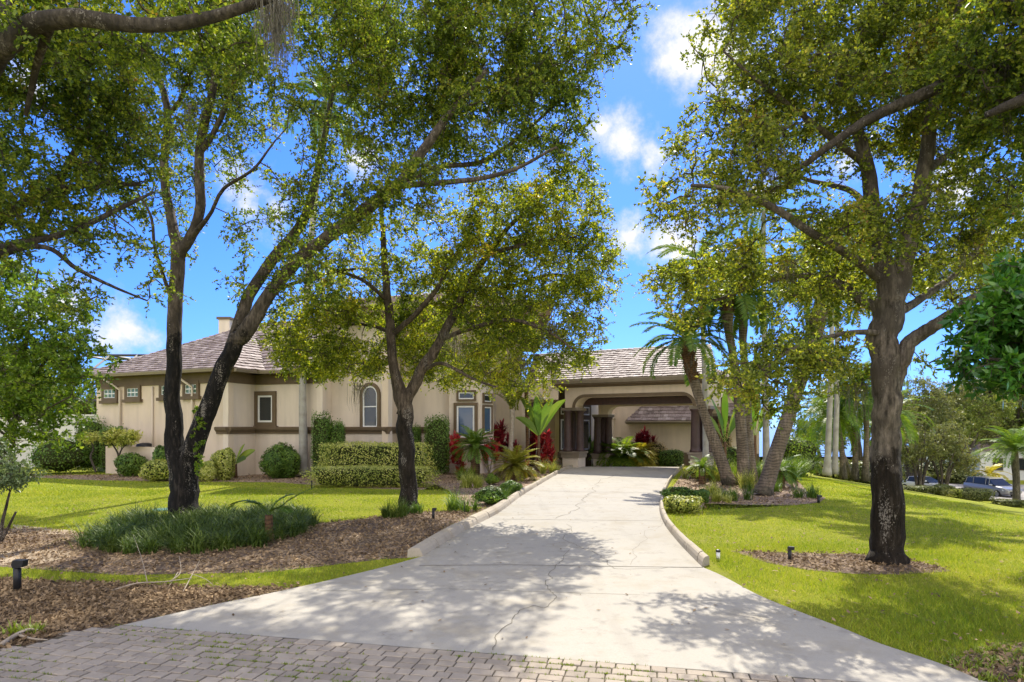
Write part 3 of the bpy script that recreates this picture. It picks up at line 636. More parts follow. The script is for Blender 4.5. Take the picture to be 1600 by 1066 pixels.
# T2 middle tree
Y2 = 18.2
tree('oak_tree', 'smaller forked oak in the mulch bed between the left lawn and the driveway kerb', 'tree',
  [[(638,798,Y2,.25),(637,740,Y2,.24),(634,680,Y2,.23),(628,630,Y2,.22),(616,580,Y2,.14),(611,530,Y2,.13),(606,470,Y2,.12),(602,420,Y2,.10),(598,360,Y2,.07),(596,310,Y2,.05)],
   [(628,650,Y2,.17),(645,610,Y2,.16),(668,565,Y2-.1,.15),(690,530,Y2-.2,.13),(715,480,Y2-.3,.12),(735,440,Y2-.4,.10),(765,395,Y2-.6,.08),(800,350,Y2-.8,.06),(840,320,Y2-1,.04)],
   [(613,522,Y2,.09),(640,500,Y2-.3,.08),(680,455,Y2-.6,.07),(705,410,Y2-.8,.05),(735,370,Y2-1,.04)],
   [(611,520,Y2,.06),(580,509,Y2+.4,.05),(545,508,Y2+.8,.04),(500,530,Y2+1.2,.025)],
   [(690,530,Y2-.2,.07),(740,512,Y2-.8,.06),(800,500,Y2-1.2,.05),(860,520,Y2-1.6,.035),(900,550,Y2-2,.02)],
   [(660,580,Y2,.06),(690,568,Y2-.8,.05),(735,590,Y2-1.3,.04),(775,605,Y2-1.6,.025)],
   [(730,450,Y2-.4,.07),(790,450,Y2+.3,.06),(860,430,Y2+.8,.05),(930,440,Y2+1.2,.03)],
   [(606,470,Y2,.06),(570,440,Y2-.6,.05),(520,420,Y2-1,.04),(490,405,Y2-1.3,.02)],
   [(765,395,Y2-.6,.06),(830,380,Y2-1,.05),(900,370,Y2-1.3,.03)]],
  [(600,390,Y2,80,50,2,.6),(520,480,Y2,55,45,1.6,.7),(485,550,Y2,52,42,1.6,1.7),(545,560,Y2-.3,50,38,1.4,1.6),(450,520,Y2+.3,35,40,1.2,1.2),(520,500,Y2,45,38,1.2,1.4),(650,520,Y2+1.8,60,45,1.2,.9),(720,540,Y2+1.2,60,45,1.2,1),(570,560,Y2+.6,32,32,1,1),(590,500,Y2+1,55,45,1.2,.8),(640,560,Y2+1.5,40,42,1.2,.7),(700,570,Y2+1.1,60,38,1.3,1),
   (680,470,Y2+1,60,60,1.6,.8),(740,420,Y2,70,55,2,.9),(800,340,Y2-.5,90,50,2.2,.9),(880,330,Y2-.5,75,55,2,1),(860,420,Y2,80,55,2,.9),(930,420,Y2,45,60,1.6,.7),(770,490,Y2,65,45,1.8,.9),(850,500,Y2-.3,65,45,1.8,.9),
   (905,520,Y2-.3,45,45,1.4,.8),(780,560,Y2-.6,50,45,1.4,.9),(830,580,Y2-.6,50,40,1.4,.9),(740,590,Y2,40,30,1.2,.6),(700,370,Y2,90,40,2,.5),(560,430,Y2,45,40,1.4,.6),(890,560,Y2-.5,30,30,1.2,.7)],
  1850, BK2, OAKY, leaf=(.072,.042), R=.40, sprig=9, nl=13, seed=8, gap=.12, moss=[(700,520,17.5),(720,535,17.5),(815,560,17),(560,600,17.5),(860,505,16.8)], mossL=.8)
# T3 right tree
Y3 = 11.3
tree('oak_tree', 'broad oak on the right lawn with dark speckled trunk in a mulch ring', 'tree',
  [[(1385,880,Y3,0.269),(1384,850,Y3,0.269),(1384,740,Y3,0.244),(1383,660,Y3,0.231),(1382,580,Y3,0.227),(1383,520,Y3,0.252),(1392,470,Y3,0.235),(1378,410,Y3,0.151),(1366,340,Y3+.1,0.134),(1355,260,Y3+.3,0.118),(1335,180,Y3+.5,0.092),(1300,90,Y3+.8,0.067),(1270,10,Y3+1,0.042)],
   [(1392,480,Y3,0.202),(1410,420,Y3,0.168),(1425,350,Y3-.1,0.151),(1445,270,Y3-.2,0.126),(1455,180,Y3-.4,0.101),(1480,90,Y3-.6,0.067),(1500,0,Y3-.8,0.050)],
   [(1392,630,Y3,0.109),(1405,575,Y3-.1,0.134),(1425,535,Y3-.2,0.126),(1460,510,Y3-.5,0.109),(1510,475,Y3-.8,0.092),(1560,445,Y3-1.1,0.076),(1640,400,Y3-1.5,0.050)],
   [(1385,495,Y3,0.101),(1350,470,Y3+.3,0.084),(1300,440,Y3+.8,0.076),(1240,432,Y3+1.2,0.067),(1180,445,Y3+1.6,0.050),(1110,470,Y3+2,0.029),(1060,450,Y3+2.3,0.017)],
   [(1380,440,Y3,0.084),(1330,400,Y3-.3,0.076),(1270,365,Y3-.6,0.067),(1210,325,Y3-.9,0.059),(1150,298,Y3-1.2,0.042),(1080,290,Y3-1.5,0.025)],
   [(1366,340,Y3+.1,0.076),(1330,300,Y3+1,0.059),(1260,280,Y3+2,0.042),(1180,250,Y3+3,0.025)],
   [(1445,270,Y3-.2,0.067),(1500,230,Y3+.6,0.050),(1560,200,Y3+1.2,0.034)],
   [(1400,490,Y3,0.084),(1450,460,Y3+.5,0.067),(1500,420,Y3+1,0.050),(1570,330,Y3+1.5,0.034)],
   [(1388,520,Y3,0.067),(1330,520,Y3-.4,0.042),(1250,540,Y3-.8,0.034),(1190,580,Y3-1.1,0.025),(1150,600,Y3-1.3,0.013)],
   [(1355,260,Y3+.3,0.067),(1280,200,Y3-.3,0.050),(1200,140,Y3-.8,0.034),(1130,80,Y3-1,0.017)]],
  [(1130,60,Y3-.5,60,40,1.1,.4),(1210,50,Y3,75,55,1.6,.8),(1310,50,Y3,80,65,1.9),(1420,50,Y3,90,70,2,1.1),(1530,60,Y3,80,70,1.9),(1180,150,Y3-.2,70,45,1.4,.7),(1260,160,Y3,80,55,1.7),(1110,215,Y3-.5,65,40,1.3,.7),
   (1180,260,Y3-.6,80,50,1.5,.8),(1060,290,Y3-.8,55,45,1.2,.7),(1110,340,Y3-.6,60,35,1.2,.6),(1290,260,Y3,60,45,1.6,.6),(1400,160,Y3,80,60,1.8,.9),(1500,190,Y3,80,60,1.8,.9),(1560,280,Y3,60,60,1.6,.9),(1490,310,Y3,60,45,1.5,.7),
   (1230,380,Y3+.5,80,45,1.6,.6),(1320,370,Y3+.5,60,40,1.5,.5),(1130,430,Y3+1,70,38,1.5,.55),(1050,450,Y3+1.5,55,32,1.3,.5),(1050,500,Y3+1.6,45,28,1.2,.45),(1260,470,Y3+.8,70,40,1.5,.7),(1440,390,Y3+.5,55,45,1.4,.6),(1550,380,Y3,50,40,1.4,.7),
   (1230,560,Y3-.8,65,42,1.1,1.3),(1155,590,Y3-1.2,42,32,.8,1.3),(1205,618,Y3-1,50,28,.8,1.0),(1290,540,Y3-.4,50,50,1.1,1.4),(1500,540,Y3-.3,45,30,1.1,.5),(1560,500,Y3-.5,40,30,1,.6),(1010,350,Y3-.6,25,30,.8,.4),(1400,-60,Y3,280,45,3,.8),(1330,450,Y3+1.5,70,40,1.3,.5),(1340,590,Y3+1,40,30,1,.4),(1500,430,14.6,110,35,1.3,.8),(1290,430,14.6,90,35,1.3,.6),(1580,380,14.6,60,50,1.3,.8),(1400,400,Y3-1.6,50,40,.7,.9),(1440,330,Y3-1.7,45,45,.7,.9),(1350,350,Y3-1.4,45,45,.7,.8),(1500,440,Y3-1.5,60,35,.7,.8)],
  2900, BK3, OAK2, leaf=(.062,.037), R=.32, sprig=9, nl=13, seed=13, gap=.17, moss=[(1180,220,10.6),(1200,235,10.6),(1215,240,10.7),(1565,130,10.5),(1572,150,10.5),(1400,560,11.6),(1340,600,12),(1500,370,11.5),(1525,360,11.2),(1230,410,12),(1480,200,11)], mossL=.75)
# T4 off left
tree('oak_tree', 'mossy oak at the left edge whose heavy limb crosses the top left corner', 'tree',
  [[(-260,860,10,0.336),(-230,700,10,0.304),(-200,500,9.8,0.272),(-120,300,9.3,0.224),(-30,120,8.6,0.160),(20,65,8.2,0.128),(80,28,8,0.112),(160,32,8,0.096),(260,40,8,0.080),(380,12,8,0.064),(480,-30,8,0.048)],
   [(-200,500,9.8,.25),(-90,450,11,.14),(0,392,12,.10),(55,370,12.5,.07),(75,330,12.8,.07),(110,250,13,.07),(170,165,13.3,.06),(220,85,13.6,.04),(250,20,14,.03)],
   [(-90,430,10.5,.12),(0,345,11.5,.09),(60,305,12,.08),(130,290,12.3,.06),(220,288,12.6,.04)],
   [(-150,440,10,.14),(-60,400,10.5,.08),(0,388,11,.06),(100,365,11.5,.055),(200,320,12,.04),(240,300,12.3,.02)],
   [(-60,420,10.5,.06),(60,385,11,.045),(120,420,11.3,.04),(170,445,11.6,.03),(230,470,11.9,.015)],
   [(-30,120,8.6,.12),(0,40,8.8,.1),(20,-40,9,.07)],
   [(80,28,8,.07),(60,90,8.5,.05),(40,180,9,.03)]],
  [(50,110,11,85,65,1.9),(140,90,11.5,75,60,1.8,.9),(60,220,12,80,60,1.8),(160,190,12.5,70,55,1.6,.8),(50,330,12,70,40,1.4,.7),(140,300,12.3,75,40,1.5,.7),(200,250,12.5,40,40,1.2,.6),(170,380,11.8,60,35,1.2,.5),(60,420,11,60,30,1.2,.5),
   (200,35,8.6,120,32,.9,1.4),(80,60,8.4,80,35,.7,1.2),(330,40,8.8,80,35,.9,1.2),(-60,200,10,60,150,2,.7),(40,0,10,110,30,1.8,.8),(220,440,11.8,35,28,1,.35),(400,0,9,90,25,1.2,.6),(120,470,11.5,60,30,1,.4),(-80,-80,9,200,60,3,.5)],
  950, BK4, OAK, leaf=(.07,.042), R=.36, sprig=9, nl=13, seed=21, gap=.1, moss=[(430,0,8),(440,-5,8.1),(425,5,8.1)], mossL=.9)
# T5 off right
tree('oak_tree', 'oak beyond the right edge whose long branch slants down into the canopy', 'tree',
  [[(1960,1000,8.2,.36),(1930,700,8.2,.32),(1880,400,8.4,.28),(1780,180,8.6,.22),(1660,100,8.8,.15),(1600,92,9,.11),(1530,112,9.3,.10),(1440,150,9.6,.09),(1370,180,9.8,.08),(1300,225,10,.06),(1250,262,10.2,.04),(1210,280,10.4,.02)],
   [(1780,180,8.6,.12),(1700,60,8.5,.09),(1600,20,8.5,.07),(1520,-20,8.6,.05)],
   [(1780,200,8.6,.12),(1660,140,8.3,.09),(1590,160,8.2,.07),(1540,180,8.3,.04)]],
  [(1580,40,8.6,70,50,1.3),(1540,130,9,60,35,1.1,.7),(1620,150,8.6,60,60,1.3),(1440,110,9.5,60,30,1,.4),(1700,80,8.5,90,90,1.8,.6),(1680,260,8.5,60,60,1.5,.5)],
  330, BK4, OAK, leaf=(.065,.038), R=.32, sprig=9, nl=14, seed=27, gap=.1, moss=[(1572,120,9),(1560,110,9.1),(1590,100,9)], mossL=1.0)
# small tree at left edge
Y6 = 19.0
tree('young_tree', 'bushy light green young tree filling the left edge before the pale wall', 'tree',
  [[(20,760,Y6,.09),(20,690,Y6,.08),(28,620,Y6,.07),(40,540,Y6,.05),(50,470,Y6,.04),(60,420,Y6,.02)],
   [(24,650,Y6,.05),(0,560,Y6,.04),(-20,480,Y6,.03)], [(24,640,Y6,.05),(60,580,Y6,.04),(100,530,Y6-.5,.03)], [(22,660,Y6,.04),(70,640,Y6-.5,.03),(110,620,Y6-.8,.02)],
   [(22,690,Y6,.04),(-40,640,Y6,.03),(-80,560,Y6,.02)]],
  [(20,460,Y6,60,55,1.5),(80,500,Y6,55,60,1.4),(130,560,Y6,40,55,1.2,.8),(20,560,Y6,65,60,1.5),(80,600,Y6,60,50,1.5),(30,650,Y6,60,45,1.4),(90,670,Y6-.5,35,28,1,.7),(-60,560,Y6,50,110,1.6),(10,700,Y6,30,35,1,.6),(110,480,Y6+.5,45,30,1,.5)],
  420, BK4, FRESH, leaf=(.13,.065), R=.42, sprig=8, nl=10, seed=31, flare=False)
tree('shrub', 'grey green leafy shrub at the left edge beside the sandy patch', 'shrub',
  [[(0,850,13,.04),(5,810,13,.03),(15,770,13,.02)], [(0,850,13,.03),(25,800,13,.02)]],
  [(0,770,13,45,45,.6),(25,740,13,30,22,.4),(35,790,13,26,28,.4),(-30,740,13,40,60,.6)], 170, BK4, leafmat('grey_shrub_leaf', [(0, (.06,.11,.04)), (1, (.2,.27,.13))], .3), leaf=(.075,.03), R=.22, sprig=8, nl=10, seed=33, flare=False)
# magnolia at right
tree('magnolia_tree', 'magnolia with large glossy dark leaves reaching in from the right edge', 'tree',
  [[(1820,1000,7.0,.16),(1800,800,7,.14),(1760,650,7,.11),(1680,560,7,.07),(1600,510,7,.04),(1540,490,7,.02)],
   [(1760,650,7,.07),(1680,600,6.8,.05),(1600,570,6.8,.03),(1540,560,6.8,.015)], [(1760,620,7,.07),(1680,500,7.1,.05),(1620,440,7.2,.03)], [(1760,660,7,.05),(1660,620,7.1,.03),(1580,600,7.1,.015)]],
  [(1590,420,7,30,25,.3,1),(1570,470,7,45,32,.45),(1530,520,7,38,28,.4,1),(1600,520,7,50,40,.5),(1540,560,6.9,45,28,.4,1),(1590,600,7,45,30,.4),(1660,500,7,70,100,.7,.8),(1508,575,6.9,18,14,.2,.8)],
  230, BK4, MAGN, leaf=(.12,.046), R=.19, sprig=5, nl=9, seed=35, flare=False, twig=.014)

# ------------------------------------------------------------------ palms and plants
def frond_q(o, az, el, L, droop, nl, ll, lw, rg, vee=.25, start=.12, back=.5):
    nl = int(nl*1.25); n = 14; t = np.linspace(0, 1, n); e = el-droop*t**1.2
    h = np.array([math.cos(az), math.sin(az), 0]); P = [np.array(o, float)]
    for i in range(1, n): P.append(P[-1]+(h*math.cos(e[i])+np.array([0,0,1])*math.sin(e[i]))*L/(n-1))
    P = np.array(P); T = norm(np.gradient(P, axis=0)); side = np.array([-math.sin(az), math.cos(az), 0])
    Q = []
    tt = np.linspace(start, .99, nl); 
    pos = np.stack([np.interp(tt, t, P[:, k]) for k in range(3)], -1); dr = norm(np.stack([np.interp(tt, t, T[:, k]) for k in range(3)], -1))
    ln = ll*np.sin(np.pi*np.clip(.12+.8*(tt-start)/(1-start), 0, 1))**.55
    for s in (-1, 1):
        upv = norm(np.cross(side*1.0, dr)); upv = upv*np.sign(upv[:, 2:3]+1e-9)
        a = norm(side*s+dr*back+upv*vee+rg.normal(0, .07, (nl, 3))+np.array([0,0,-.15])); A = a*ln[:, None]*rg.uniform(.85,1.1,(nl,1))
        B = norm(np.cross(a, upv))*lw/2
        Q.append(np.stack([pos, pos+A*.35+B, pos+A-np.array([0,0,1])*ln[:,None]*.12, pos+A*.35-B], 1))
    # rachis as narrow strips
    w = np.linspace(.018, .004, n)[:, None]*max(L/2, .5)
    Q.append(np.stack([P[:-1]-side*w[:-1], P[:-1]+side*w[:-1], P[1:]+side*w[1:], P[1:]-side*w[1:]], 1))
    up_ = np.array([0, 0, 1.]); Q.append(np.stack([P[:-1]-up_*w[:-1], P[:-1]+up_*w[:-1], P[1:]+up_*w[1:], P[1:]-up_*w[1:]], 1))
    return np.concatenate(Q)
def fan_crown(o, n, L, rg, el=(80, -20), droop=1.3, nl=34, ll=.45, lw=.035, vee=.25, azr=None, start=.12):
    Q = []
    for i in range(n):
        f = (i+.5)/n; az = i*2.39996+rg.uniform(-.2,.2)
        if azr: az = rg.uniform(*azr)
        e = math.radians(el[0]+(el[1]-el[0])*f+rg.uniform(-6, 6))
        Q.append(frond_q(o, az, e, L*rg.uniform(.85, 1.1), droop*rg.uniform(.8, 1.2), nl, ll, lw, rg, vee, start))
    return np.concatenate(Q)
def palm(name, label, path, nf, L, bk, lf=PALM, seed=1, bulb=None, group=None, el=(80,-25), droop=1.4, ll=.5, nl=52, lw=.06, cat='palm', boots=None, base_z=None, lump=.05):
    rg = np.random.default_rng(seed)
    P = [W(a, b, c) for a, b, c, r in path]; root = thing(name, label, cat, P[0], group)
    S = smooth([(*p, q[3]) for p, q in zip(P, path)], 6)
    S[:2, 3] *= 1.15
    mb = MB(); mb.tube(S[:, :3], S[:, 3], 12, lump=lump, seed=seed); mb.build('trunk', bk, root, smooth=True)
    if boots:
        i0 = int(len(S)*boots[0]); b = MB(); Q = []
        for i in range(i0, len(S)-1):
            for k in range(12):
                f = rg.uniform(0, 1); p = S[i, :3]*(1-f)+S[i+1, :3]*f; r = S[i, 3]; a = rg.uniform(0, 6.28); d = np.array([math.cos(a), math.sin(a), 0])
                q = p+d*r*.9; L_ = boots[1]*rg.uniform(.6, 1.2); tip = q+d*L_*.5+np.array([0, 0, L_*.8]); s_ = np.array([-d[1], d[0], 0])*.05*boots[1]/.25
                b.add([q-s_, q+s_, tip+s_*.5, tip-s_*.5, q-s_-[0,0,.06], q+s_-[0,0,.06]], [(0,1,2,3), (4,5,1,0), (3,2,5,4)])
        b.build('frond_boots', PBULB, root)
    npmesh('crown', fan_crown(S[-1, :3], nf, L, rg, el, droop, nl, ll, lw), lf, root)
    return root
palm('palm_tree', 'leaning date palm nearest the carport with shaggy brown boots under its crown', [(1140,757,26,0.259),(1120,700,26,0.232),(1098,640,26,0.184),(1086,600,26,0.204),(1077,565,26,0.232),(1072,532,26,0.177)], 26, 2.5, PBK, seed=3, boots=(.6,.28), el=(85,-5), droop=1.5, ll=.42)
palm('palm_tree', 'upright ringed date palm in the middle of the cluster with a swollen brown neck', [(1162,757,26,0.274),(1160,700,26,0.230),(1155,630,26,0.202),(1146,560,26,0.164),(1139,520,26,0.164),(1137,492,26,0.230),(1136,465,26,0.197),(1136,445,26,0.109)], 26, 2.6, PBK, seed=4, boots=(.72,.2))
palm('palm_tree', 'date palm standing just behind the upright one with a narrower neck', [(1176,752,27.5,0.207),(1170,680,27.5,0.173),(1166,600,27.5,0.162),(1161,540,27.5,0.150),(1161,510,27.5,0.196),(1162,485,27.5,0.173),(1163,465,27.5,0.104)], 24, 2.5, PBK, seed=5, boots=(.75,.2))
palm('palm_tree', 'thick ringed palm leaning right at the front right of the cluster', [(1192,774,22.2,0.291),(1204,735,22.2,0.267),(1222,680,22.2,0.243),(1242,620,22.2,0.230),(1258,570,22.2,0.255),(1275,510,22.2,0.291),(1290,460,22.2,0.243),(1298,420,22.2,0.152)], 26, 2.6, PBK, seed=6, boots=(.8,.2))
ry = 'tall royal palms with smooth grey trunks'
palm('royal_palm', 'royal palm with a slim grey trunk in front of the carport gable', [(1103,726,31,0.156),(1102,650,31,0.133),(1100,560,31,0.117),(1096,470,31,0.101),(1092,410,31,0.094)], 14, 2.8, ROY, seed=7, group=ry, lump=.01, el=(75,-10))
palm('royal_palm', 'royal palm with a slim grey trunk behind the rightward leaning palm', [(1198,744,31,0.187),(1197,680,31,0.156),(1196,600,31,0.140),(1194,500,31,0.125),(1193,400,31,0.109),(1193,330,31,0.094)], 14, 2.8, ROY, seed=8, group=ry, lump=.01, el=(75,-10))
palm('royal_palm', 'left one of the two pale royal palm trunks at the head of the right lawn', [(1292,743,31,0.195),(1294,700,31,0.140),(1297,620,31,0.125),(1300,500,31,0.109),(1302,380,31,0.094)], 14, 2.8, ROY, seed=9, group=ry, lump=.01)
palm('royal_palm', 'right one of the two pale royal palm trunks at the head of the right lawn', [(1304,741,33,0.156),(1306,680,33,0.133),(1308,600,33,0.117),(1308,480,33,0.101),(1310,360,33,0.094)], 14, 2.8, ROY, seed=10, group=ry, lump=.01)
palm('royal_palm', 'tall royal palm with a pale grey trunk before the house beside the tall clipped hedge', [(474,742,30.5,0.230),(474,690,30.5,0.204),(473,600,30.5,0.170),(478,480,30.5,0.162),(490,330,30.5,0.145),(503,210,30.5,0.136),(508,160,30.5,0.170)], 16, 2.6, ROY, seed=11, group=ry, lump=.01)
dp = 'date palms at the back of the right lawn'
for i, (a, b, c, tx, ty, lab) in enumerate([(1318,748,36,1306,650,'feathery date palm leaning left, nearest the pale royal trunks'), (1336,750,36.5,1330,622,'tallest feathery date palm in the clump behind the right lawn'),
        (1352,752,36,1350,600,'feathery date palm just left of the big oak trunk on the right'), (1362,752,38,1388,650,'feathery date palm mostly hidden behind the big oak trunk'), (1330,745,42,1283,640,'pale feathery date palm at the rear left of the clump')]):
    palm('palm_tree', lab, [(a,b,c,.19),((a+tx)/2+3,(b+ty)/2,c,.14),(tx,ty,c,.17)], 30, 2.6, PBK, seed=20+i, group=dp, ll=.42, el=(85,-20), droop=1.5, nl=30)
palm('palm_tree', 'feathery palm near the parked car at the right edge', [(1588,792,54,.3),(1588,750,54,.26),(1586,722,54,.28),(1586,705,54,.22)], 34, 3.3, PBK, seed=31, ll=.6, lw=.07, nl=34, el=(88,5), droop=1.2)
palm('areca_palm', 'bright yellow green palm beside the white neighbour house', [(1548,776,60,.15),(1547,750,60,.12),(1546,742,60,.1)], 11, 1.7, CANE, YELL, seed=33, ll=.5, lw=.12, nl=20, el=(75,20))

def sago(px, py, hpx, r, lab, lf=PALM, n=30, L=1.1, tilt=0, seed=1, trunkr=.16, group='sago palms in the beds', el=(75,-15)):
    g = G(px, py); rg = np.random.default_rng(seed); h = hpx/F*g.y; root = thing('sago_palm', lab, 'sago palm', g, group)
    S = [(g.x, g.y, 0), (g.x+tilt*.5, g.y, h*.5), (g.x+tilt, g.y, h)]
    mb = MB(); mb.tube(smooth(S, 4), np.linspace(trunkr*1.1, trunkr, 9), 10, lump=.15, seed=seed); mb.build('trunk', PBULB, root, smooth=True)
    npmesh('crown', fan_crown(S[-1], n, L, rg, el, 1.0, 30, .2*L, .03*L, .35, start=.06), lf, root); return root
sago(742, 747, 50, 1, 'dark green sago palm on a short trunk in front of the bay window', L=1.3, n=46, seed=1, trunkr=.2)
sago(797, 750, 22, 1, 'yellowing sago palm leaning right in the bed beside the kerb', SAGOY, L=1.35, tilt=.25, n=48, seed=2, trunkr=.22)
sago(1097, 757, 26, 1, 'small sago palm with a thin trunk beside the top of the right kerb', L=.8, n=20, seed=3, trunkr=.13)
sago(1220, 762, 28, 1, 'drooping sago palm to the right of the palm cluster', L=.95, n=22, seed=4, trunkr=.13, el=(60,-35))
sago(1265, 735, 20, 1, 'dark sago palm below the round bush at the head of the lawn', L=1.3, n=26, seed=5)
# young sago at the border grass
g_ = G(420, 845); root = thing('sago_palm', 'young sago palm with a few fronds rising from the border grass', 'sago palm', g_, 'sago palms in the beds')
rg = np.random.default_rng(5)
npmesh('crown', np.concatenate([frond_q((g_.x, g_.y, .52), math.radians(a), math.radians(e), L, d, 34, .22, .028, rg, .3, .2) for a, e, L, d in [(176,62,1.05,1.9),(8,42,1.1,.35),(200,75,.6,1.5),(340,62,.6,1.8),(20,75,.7,1.2)]]), BOX, root)
MB().tube([g_, g_+Vector((0,0,.54))], [.1,.08], 8).build('trunk', PBULB, root)

def shrub(name, lab, px0, px1, ytop, ybase, lf, depth=None, pn=2.2, n=2600, ls=.09, cat='shrub', seed=1, group=None, lump=.12, Y=None, zb=0):
    rg = np.random.default_rng(seed)
    if Y is None: Y = (H)*F/(ybase-HY)
    x0, x1 = (px0-800)/F*Y, (px1-800)/F*Y; zt = H+(HY-ytop)/F*Y; hx = (x1-x0)/2; z0 = gz((x0+x1)/2, Y); zt = max(zt, z0+.3)
    hh = (zt-z0)/2; hd = depth/2 if depth else hx
    c = np.array([(x0+x1)/2, Y+hd*.6, z0+hh]); s = np.array([hx, hd, hh])
    root = thing(name, lab, cat, (c[0], c[1], z0), group)
    def surf(d, f=1.0):
        q = d/(np.sum(np.abs(d)**pn, axis=-1, keepdims=True)**(1/pn))
        l = 1+lump*(np.sin(d[..., :1]*5+seed)+np.sin(d[..., 1:2]*6+2*seed)+np.sin(d[..., 2:3]*5+seed*3))/3*1.5
        return c+q*s*l*f
    # woody core
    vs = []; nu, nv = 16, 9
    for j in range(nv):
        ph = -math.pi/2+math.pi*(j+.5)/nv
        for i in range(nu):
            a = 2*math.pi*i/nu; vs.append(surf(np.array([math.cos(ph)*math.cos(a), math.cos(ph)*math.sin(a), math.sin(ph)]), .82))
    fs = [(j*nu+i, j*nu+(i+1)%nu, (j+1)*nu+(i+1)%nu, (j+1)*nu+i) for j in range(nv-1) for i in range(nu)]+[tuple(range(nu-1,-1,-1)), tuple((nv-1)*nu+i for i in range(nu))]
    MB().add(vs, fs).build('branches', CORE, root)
    # even-area-ish sampling: sample box faces by area for boxy shapes
    d = norm(rg.normal(size=(n, 3))) if pn < 4 else None
    if d is None:
        A = np.array([s[1]*s[2], s[0]*s[2], s[0]*s[1]]); ax = rg.choice(3, n, p=A/A.sum()); d = rg.uniform(-1, 1, (n, 3)); d[np.arange(n), ax] = np.sign(rg.normal(size=n))
    P = surf(d, rg.uniform(.84, 1.03, (n, 1))+(rg.uniform(0, 1, (n, 1)) > .96)*rg.uniform(0, .10, (n, 1))); 
    nn = norm(d/s+rg.normal(size=(n, 3))*.55/np.min(s)*.6); a = norm(np.cross(nn, rg.normal(size=(n, 3)))); b = np.cross(nn, a); k = ls*rg.uniform(.6, 1.3, (n, 1))
    npmesh('foliage', np.stack([P-a*k*.5, P+b*k*.28, P+a*k*.5, P-b*k*.28], 1), lf, root); return root
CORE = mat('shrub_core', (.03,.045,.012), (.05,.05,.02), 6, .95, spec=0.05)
# two long clipped hedges
hg = 'clipped hedges before the house'
shrub('hedge', 'front long low clipped hedge with yellow green top at the lawn edge', 474, 678, 729, 762, VARI, 1.3, 7, 9000, .075, 'hedge', 2, hg, .06)
shrub('hedge', 'rear long clipped hedge raised behind the front yellow green one', 492, 670, 693, 742, VARI, 1.3, 7, 9000, .085, 'hedge', 3, hg, .06, Y=27.6)
cg = 'tall clipped column hedges against the house'
for i, (a, b, t, u, lab) in enumerate([(486,515,646,737,'tall clipped hedge column with bright top just right of the pale palm trunk'), (514,536,657,737,'darker clipped hedge column beside the brighter one'), (663,702,650,731,'tall clipped hedge column left of the bay window'),
        (641,656,664,733,'narrow clipped hedge column partly behind the forked tree'), (117,156,652,736,'dark clipped hedge column by the far left corner of the house'), (155,192,666,733,'shorter dark hedge column behind the low stucco wall')]):
    shrub('hedge_column', lab, a, b, t, u, BOX, .8, 7, 3500, .08, 'hedge', 5+i, cg, .06, Y=[29.2,29.3,31.4,31.8,33.2,32.6][i])
sg = 'rounded shrubs along the house'
for i, (a, b, t, u, m_, lab) in enumerate([
    (32,120,686,742,BOX,'wide rounded green bush by the pale boundary wall at far left'),
    (176,218,708,746,BOX,'rounded green bush in front of the low stucco wall'), (215,268,721,750,VARI,'low yellow green bush just left of the twin trunk'), (236,264,696,733,BOX,'dark bush behind the twin trunk at the low wall'),
    (305,334,722,750,VARI,'low yellow green bush just right of the twin trunk'), (328,362,701,744,VARI,'upright variegated bush at the house corner'),
    (404,446,700,742,BOX,'dark rounded bush under the tall left window'), (430,465,704,740,BOX,'dark rounded bush left of the pale palm trunk'), (415,460,695,734,BOX,'taller dark bush behind the pair left of the pale palm trunk'),
    (1226,1286,682,738,FRESH,'round bright green bush against the water view'),
    (1000,1046,690,730,BEIGE,'dry straw coloured shrub beneath the far wall'),(1030,1072,703,731,BOX,'low dark green shrub left of the right carport pedestal'),
    (1118,1146,652,735,BEIGE,'orange tinted shrub beyond the carport downspout'),(1120,1180,700,748,BOX,'dark shrub behind the palm trunks')]):
    shrub('shrub', lab, a, b, t, u, m_, None, 2.4, 2400, .11, 'shrub', 20+i, sg, .14, Y=[31.5,30.2,27.6,29.2,27.6,28.2,29.0,29.4,29.8,None,42.5,41.5,37,36][i])
for i, (a, b, t, u, lab) in enumerate([(1412,1470,760,770,'far left piece of the low hedge along the street'), (1468,1492,759,772,'small middle piece of the low hedge along the street'), (1492,1556,764,778,'right piece of the low hedge in front of the grey car'), (1562,1600,782,798,'low shrubs at the foot of the feathery palm at the right edge'), (1474,1500,763,771,'bright low bush in the street hedge')]):
    shrub('hedge', lab, a, b, t, u, BGT if i != 4 else VARI, 1.5, 4, 4200, .12, 'hedge', 50+i, 'low hedge pieces along the street', .16, Y=50)

def tufts(pts, h, n, rg, w=.008, arch=.5, seg=3):
    Q = []
    for (x, y, s) in pts:
        k = n; az = rg.uniform(0, 6.28, k); L = h*s*rg.uniform(.6, 1.15, k); e0 = np.radians(rg.uniform(50, 88, k)); b = np.stack([x+rg.normal(0, .05*s, k), y+rg.normal(0, .05*s, k), np.full(k, .0)], -1)
        hd = np.stack([np.cos(az), np.sin(az), 0*az], -1); sd_ = np.stack([-np.sin(az), np.cos(az), 0*az], -1)
        for j in range(seg):
            e = e0-arch*1.9*(j/seg)*(1.35-e0/1.57+.35); st = (hd*np.cos(e)[:, None]+np.array([0,0,1])*np.sin(e)[:, None])*(L/seg)[:, None]
            w0 = w*(1-.8*j/seg); w1 = w*(1-.8*(j+1)/seg) if j < seg-1 else .001
            Q.append(np.stack([b-sd_*w0, b+sd_*w0, b+st+sd_*w1, b+st-sd_*w1], 1)); b = b+st
    return np.concatenate(Q)
rg = np.random.default_rng(9)
